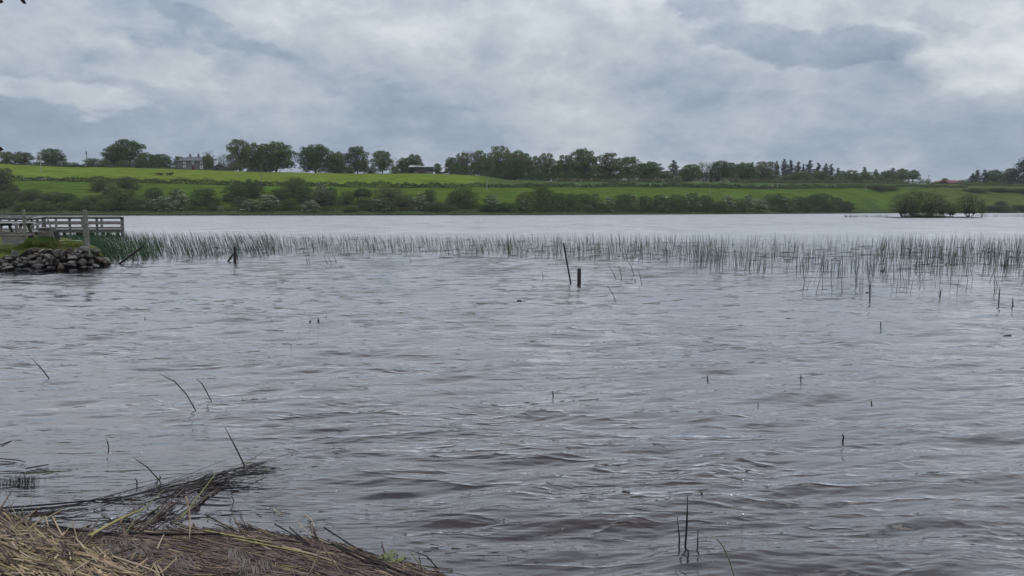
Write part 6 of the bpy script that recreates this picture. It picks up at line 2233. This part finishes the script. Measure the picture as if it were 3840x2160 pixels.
# ------------------------------------------------------------------ bank-side tree whose twigs hang into the top left corner
tb = np.array([-5.2, 3.2, 0.2])
e = empty('bankside_tree', tuple(tb), 'dark leafy twigs hanging into the top left corner from a bankside tree', 'tree')
rng = np.random.default_rng(9)
tips = [at(92, 12, 4.3), at(8, 6, 4.2), at(40, 0, 4.25), at(-8, 560, 4.1)]
root = np.array([-4.6, 3.4, 4.6])
PP, RR = [], []
ts5 = np.linspace(0, 1, 6)[:, None]
PP.append(tb * [0, 0, 0] + (root - tb) * ts5)
RR.append(np.linspace(.14, .07, 6))
hub = at(-150, -70, 4.1)
PP.append((root - tb) + (hub - root) * ts5)
RR.append(np.linspace(.05, .012, 6))
link('trunk', tubes('trunk', np.stack(PP), np.stack(RR), None, 8), BARK, e)
PP, RR, tw = [], [], []
for tp in (at(84, 1, 4.25), at(4, 0, 4.2)):
    PP.append((hub - tb) + (tp - hub) * ts5)
    RR.append(np.linspace(.006, .0022, 6))
PP.append((hub - tb) + (at(-12, 556, 4.1) - hub) * ts5 + np.array([-.05, 0, 0]) * (4 * ts5 * (1 - ts5)))
RR.append(np.linspace(.006, .002, 6))
tw.append(tubes('twig', np.stack(PP), np.stack(RR), None, 5))
link('twig', tw[0], BARK, e)
LC, LN, LS = [], [], []


def leaf_at(p, dirv, L):
    LC.append((p - tb, dirv, L))


for (px_, py_, qx, qy, D_) in ((80, -1, 98, 14, 4.25), (76, -2, 86, 6, 4.25), (0, 0, 13, 9, 4.2), (-8, 4, 8, 10, 4.2), (-20, 553, 13, 561, 4.1), (-14, 556, 4, 566, 4.1),
                               (20, -14, 48, -6, 4.25), (50, -16, 66, -2, 4.25), (64, -22, 82, -4, 4.26), (-80, -50, -40, -20, 4.2), (-60, -60, -20, -40, 4.2), (-40, 520, -20, 540, 4.1)):
    leaf_at(at(px_, py_, D_), at(qx, qy, D_ - .01), 0)
vs, fs = [], []
for (p_, q_, _) in LC:
    q_ = q_ - tb
    d_ = q_ - p_
    L = np.linalg.norm(d_)
    s_ = np.cross(d_ / L, np.array([0, 1, .3]))
    s_ /= np.linalg.norm(s_)
    up_ = np.cross(s_, d_ / L)
    o0 = len(vs)
    for t_, w_ in ((0, .02), (.25, .22), (.55, .27), (.8, .16), (1, .01)):
        c_ = p_ + d_ * t_
        vs += [tuple(c_ + s_ * w_ * L), tuple(c_ + up_ * .05 * L), tuple(c_ - s_ * w_ * L)]
    for j in range(4):
        a_ = o0 + j * 3
        fs += [(a_, a_ + 1, a_ + 4, a_ + 3), (a_ + 1, a_ + 2, a_ + 5, a_ + 4)]
me = bpy.data.meshes.new('leaves')
me.from_pydata(vs, [], fs)
link('leaves', me, pmat('dark_leaf', (0.030, 0.022, 0.030), 0.6, 0.3, 20.0), e)

# ------------------------------------------------------------------ labels that several things still share get an order word
ORD = ['first', 'second', 'third', 'fourth', 'fifth', 'sixth', 'seventh', 'eighth', 'ninth', 'tenth']
from collections import defaultdict
dd = defaultdict(list)
for o_ in COL.objects:
    if o_.parent is None and 'label' in o_ and o_.get('category') in ('rock', 'petal', 'stone'):
        dd[o_['label']].append(o_)
for lb, obs in dd.items():
    if len(obs) > 1:
        obs.sort(key=lambda q: q.location.x / q.location.y)
        lb = lb.replace('small blocky ', 'small ').replace('medium blocky ', 'medium ')
        for i, q in enumerate(obs):
            q['label'] = lb + ', ' + ((ORD[i] if i < 10 else 'last') + ' from left')
print('objects', len(COL.objects))

# ------------------------------------------------------------------ the air: slight haze towards the far shore
hz = MB().box(-6500, 6500, -80, 6000, -110, 75).build('haze', None)
hm = bpy.data.materials.new('haze_air')
hm.use_nodes = True
hm.node_tree.nodes.clear()
ho = hm.node_tree.nodes.new('ShaderNodeOutputMaterial')
hv = hm.node_tree.nodes.new('ShaderNodeVolumePrincipled')
hv.inputs['Density'].default_value = 0.00009
hv.inputs['Color'].default_value = (0.92, 0.95, 1.0, 1)
hm.node_tree.links.new(hv.outputs[0], ho.inputs['Volume'])
hz.data.materials.clear()
hz.data.materials.append(hm)
tag(hz, 'faint haze over the lake and far shore', kind='stuff')
SC.cycles.volume_bounces = 1
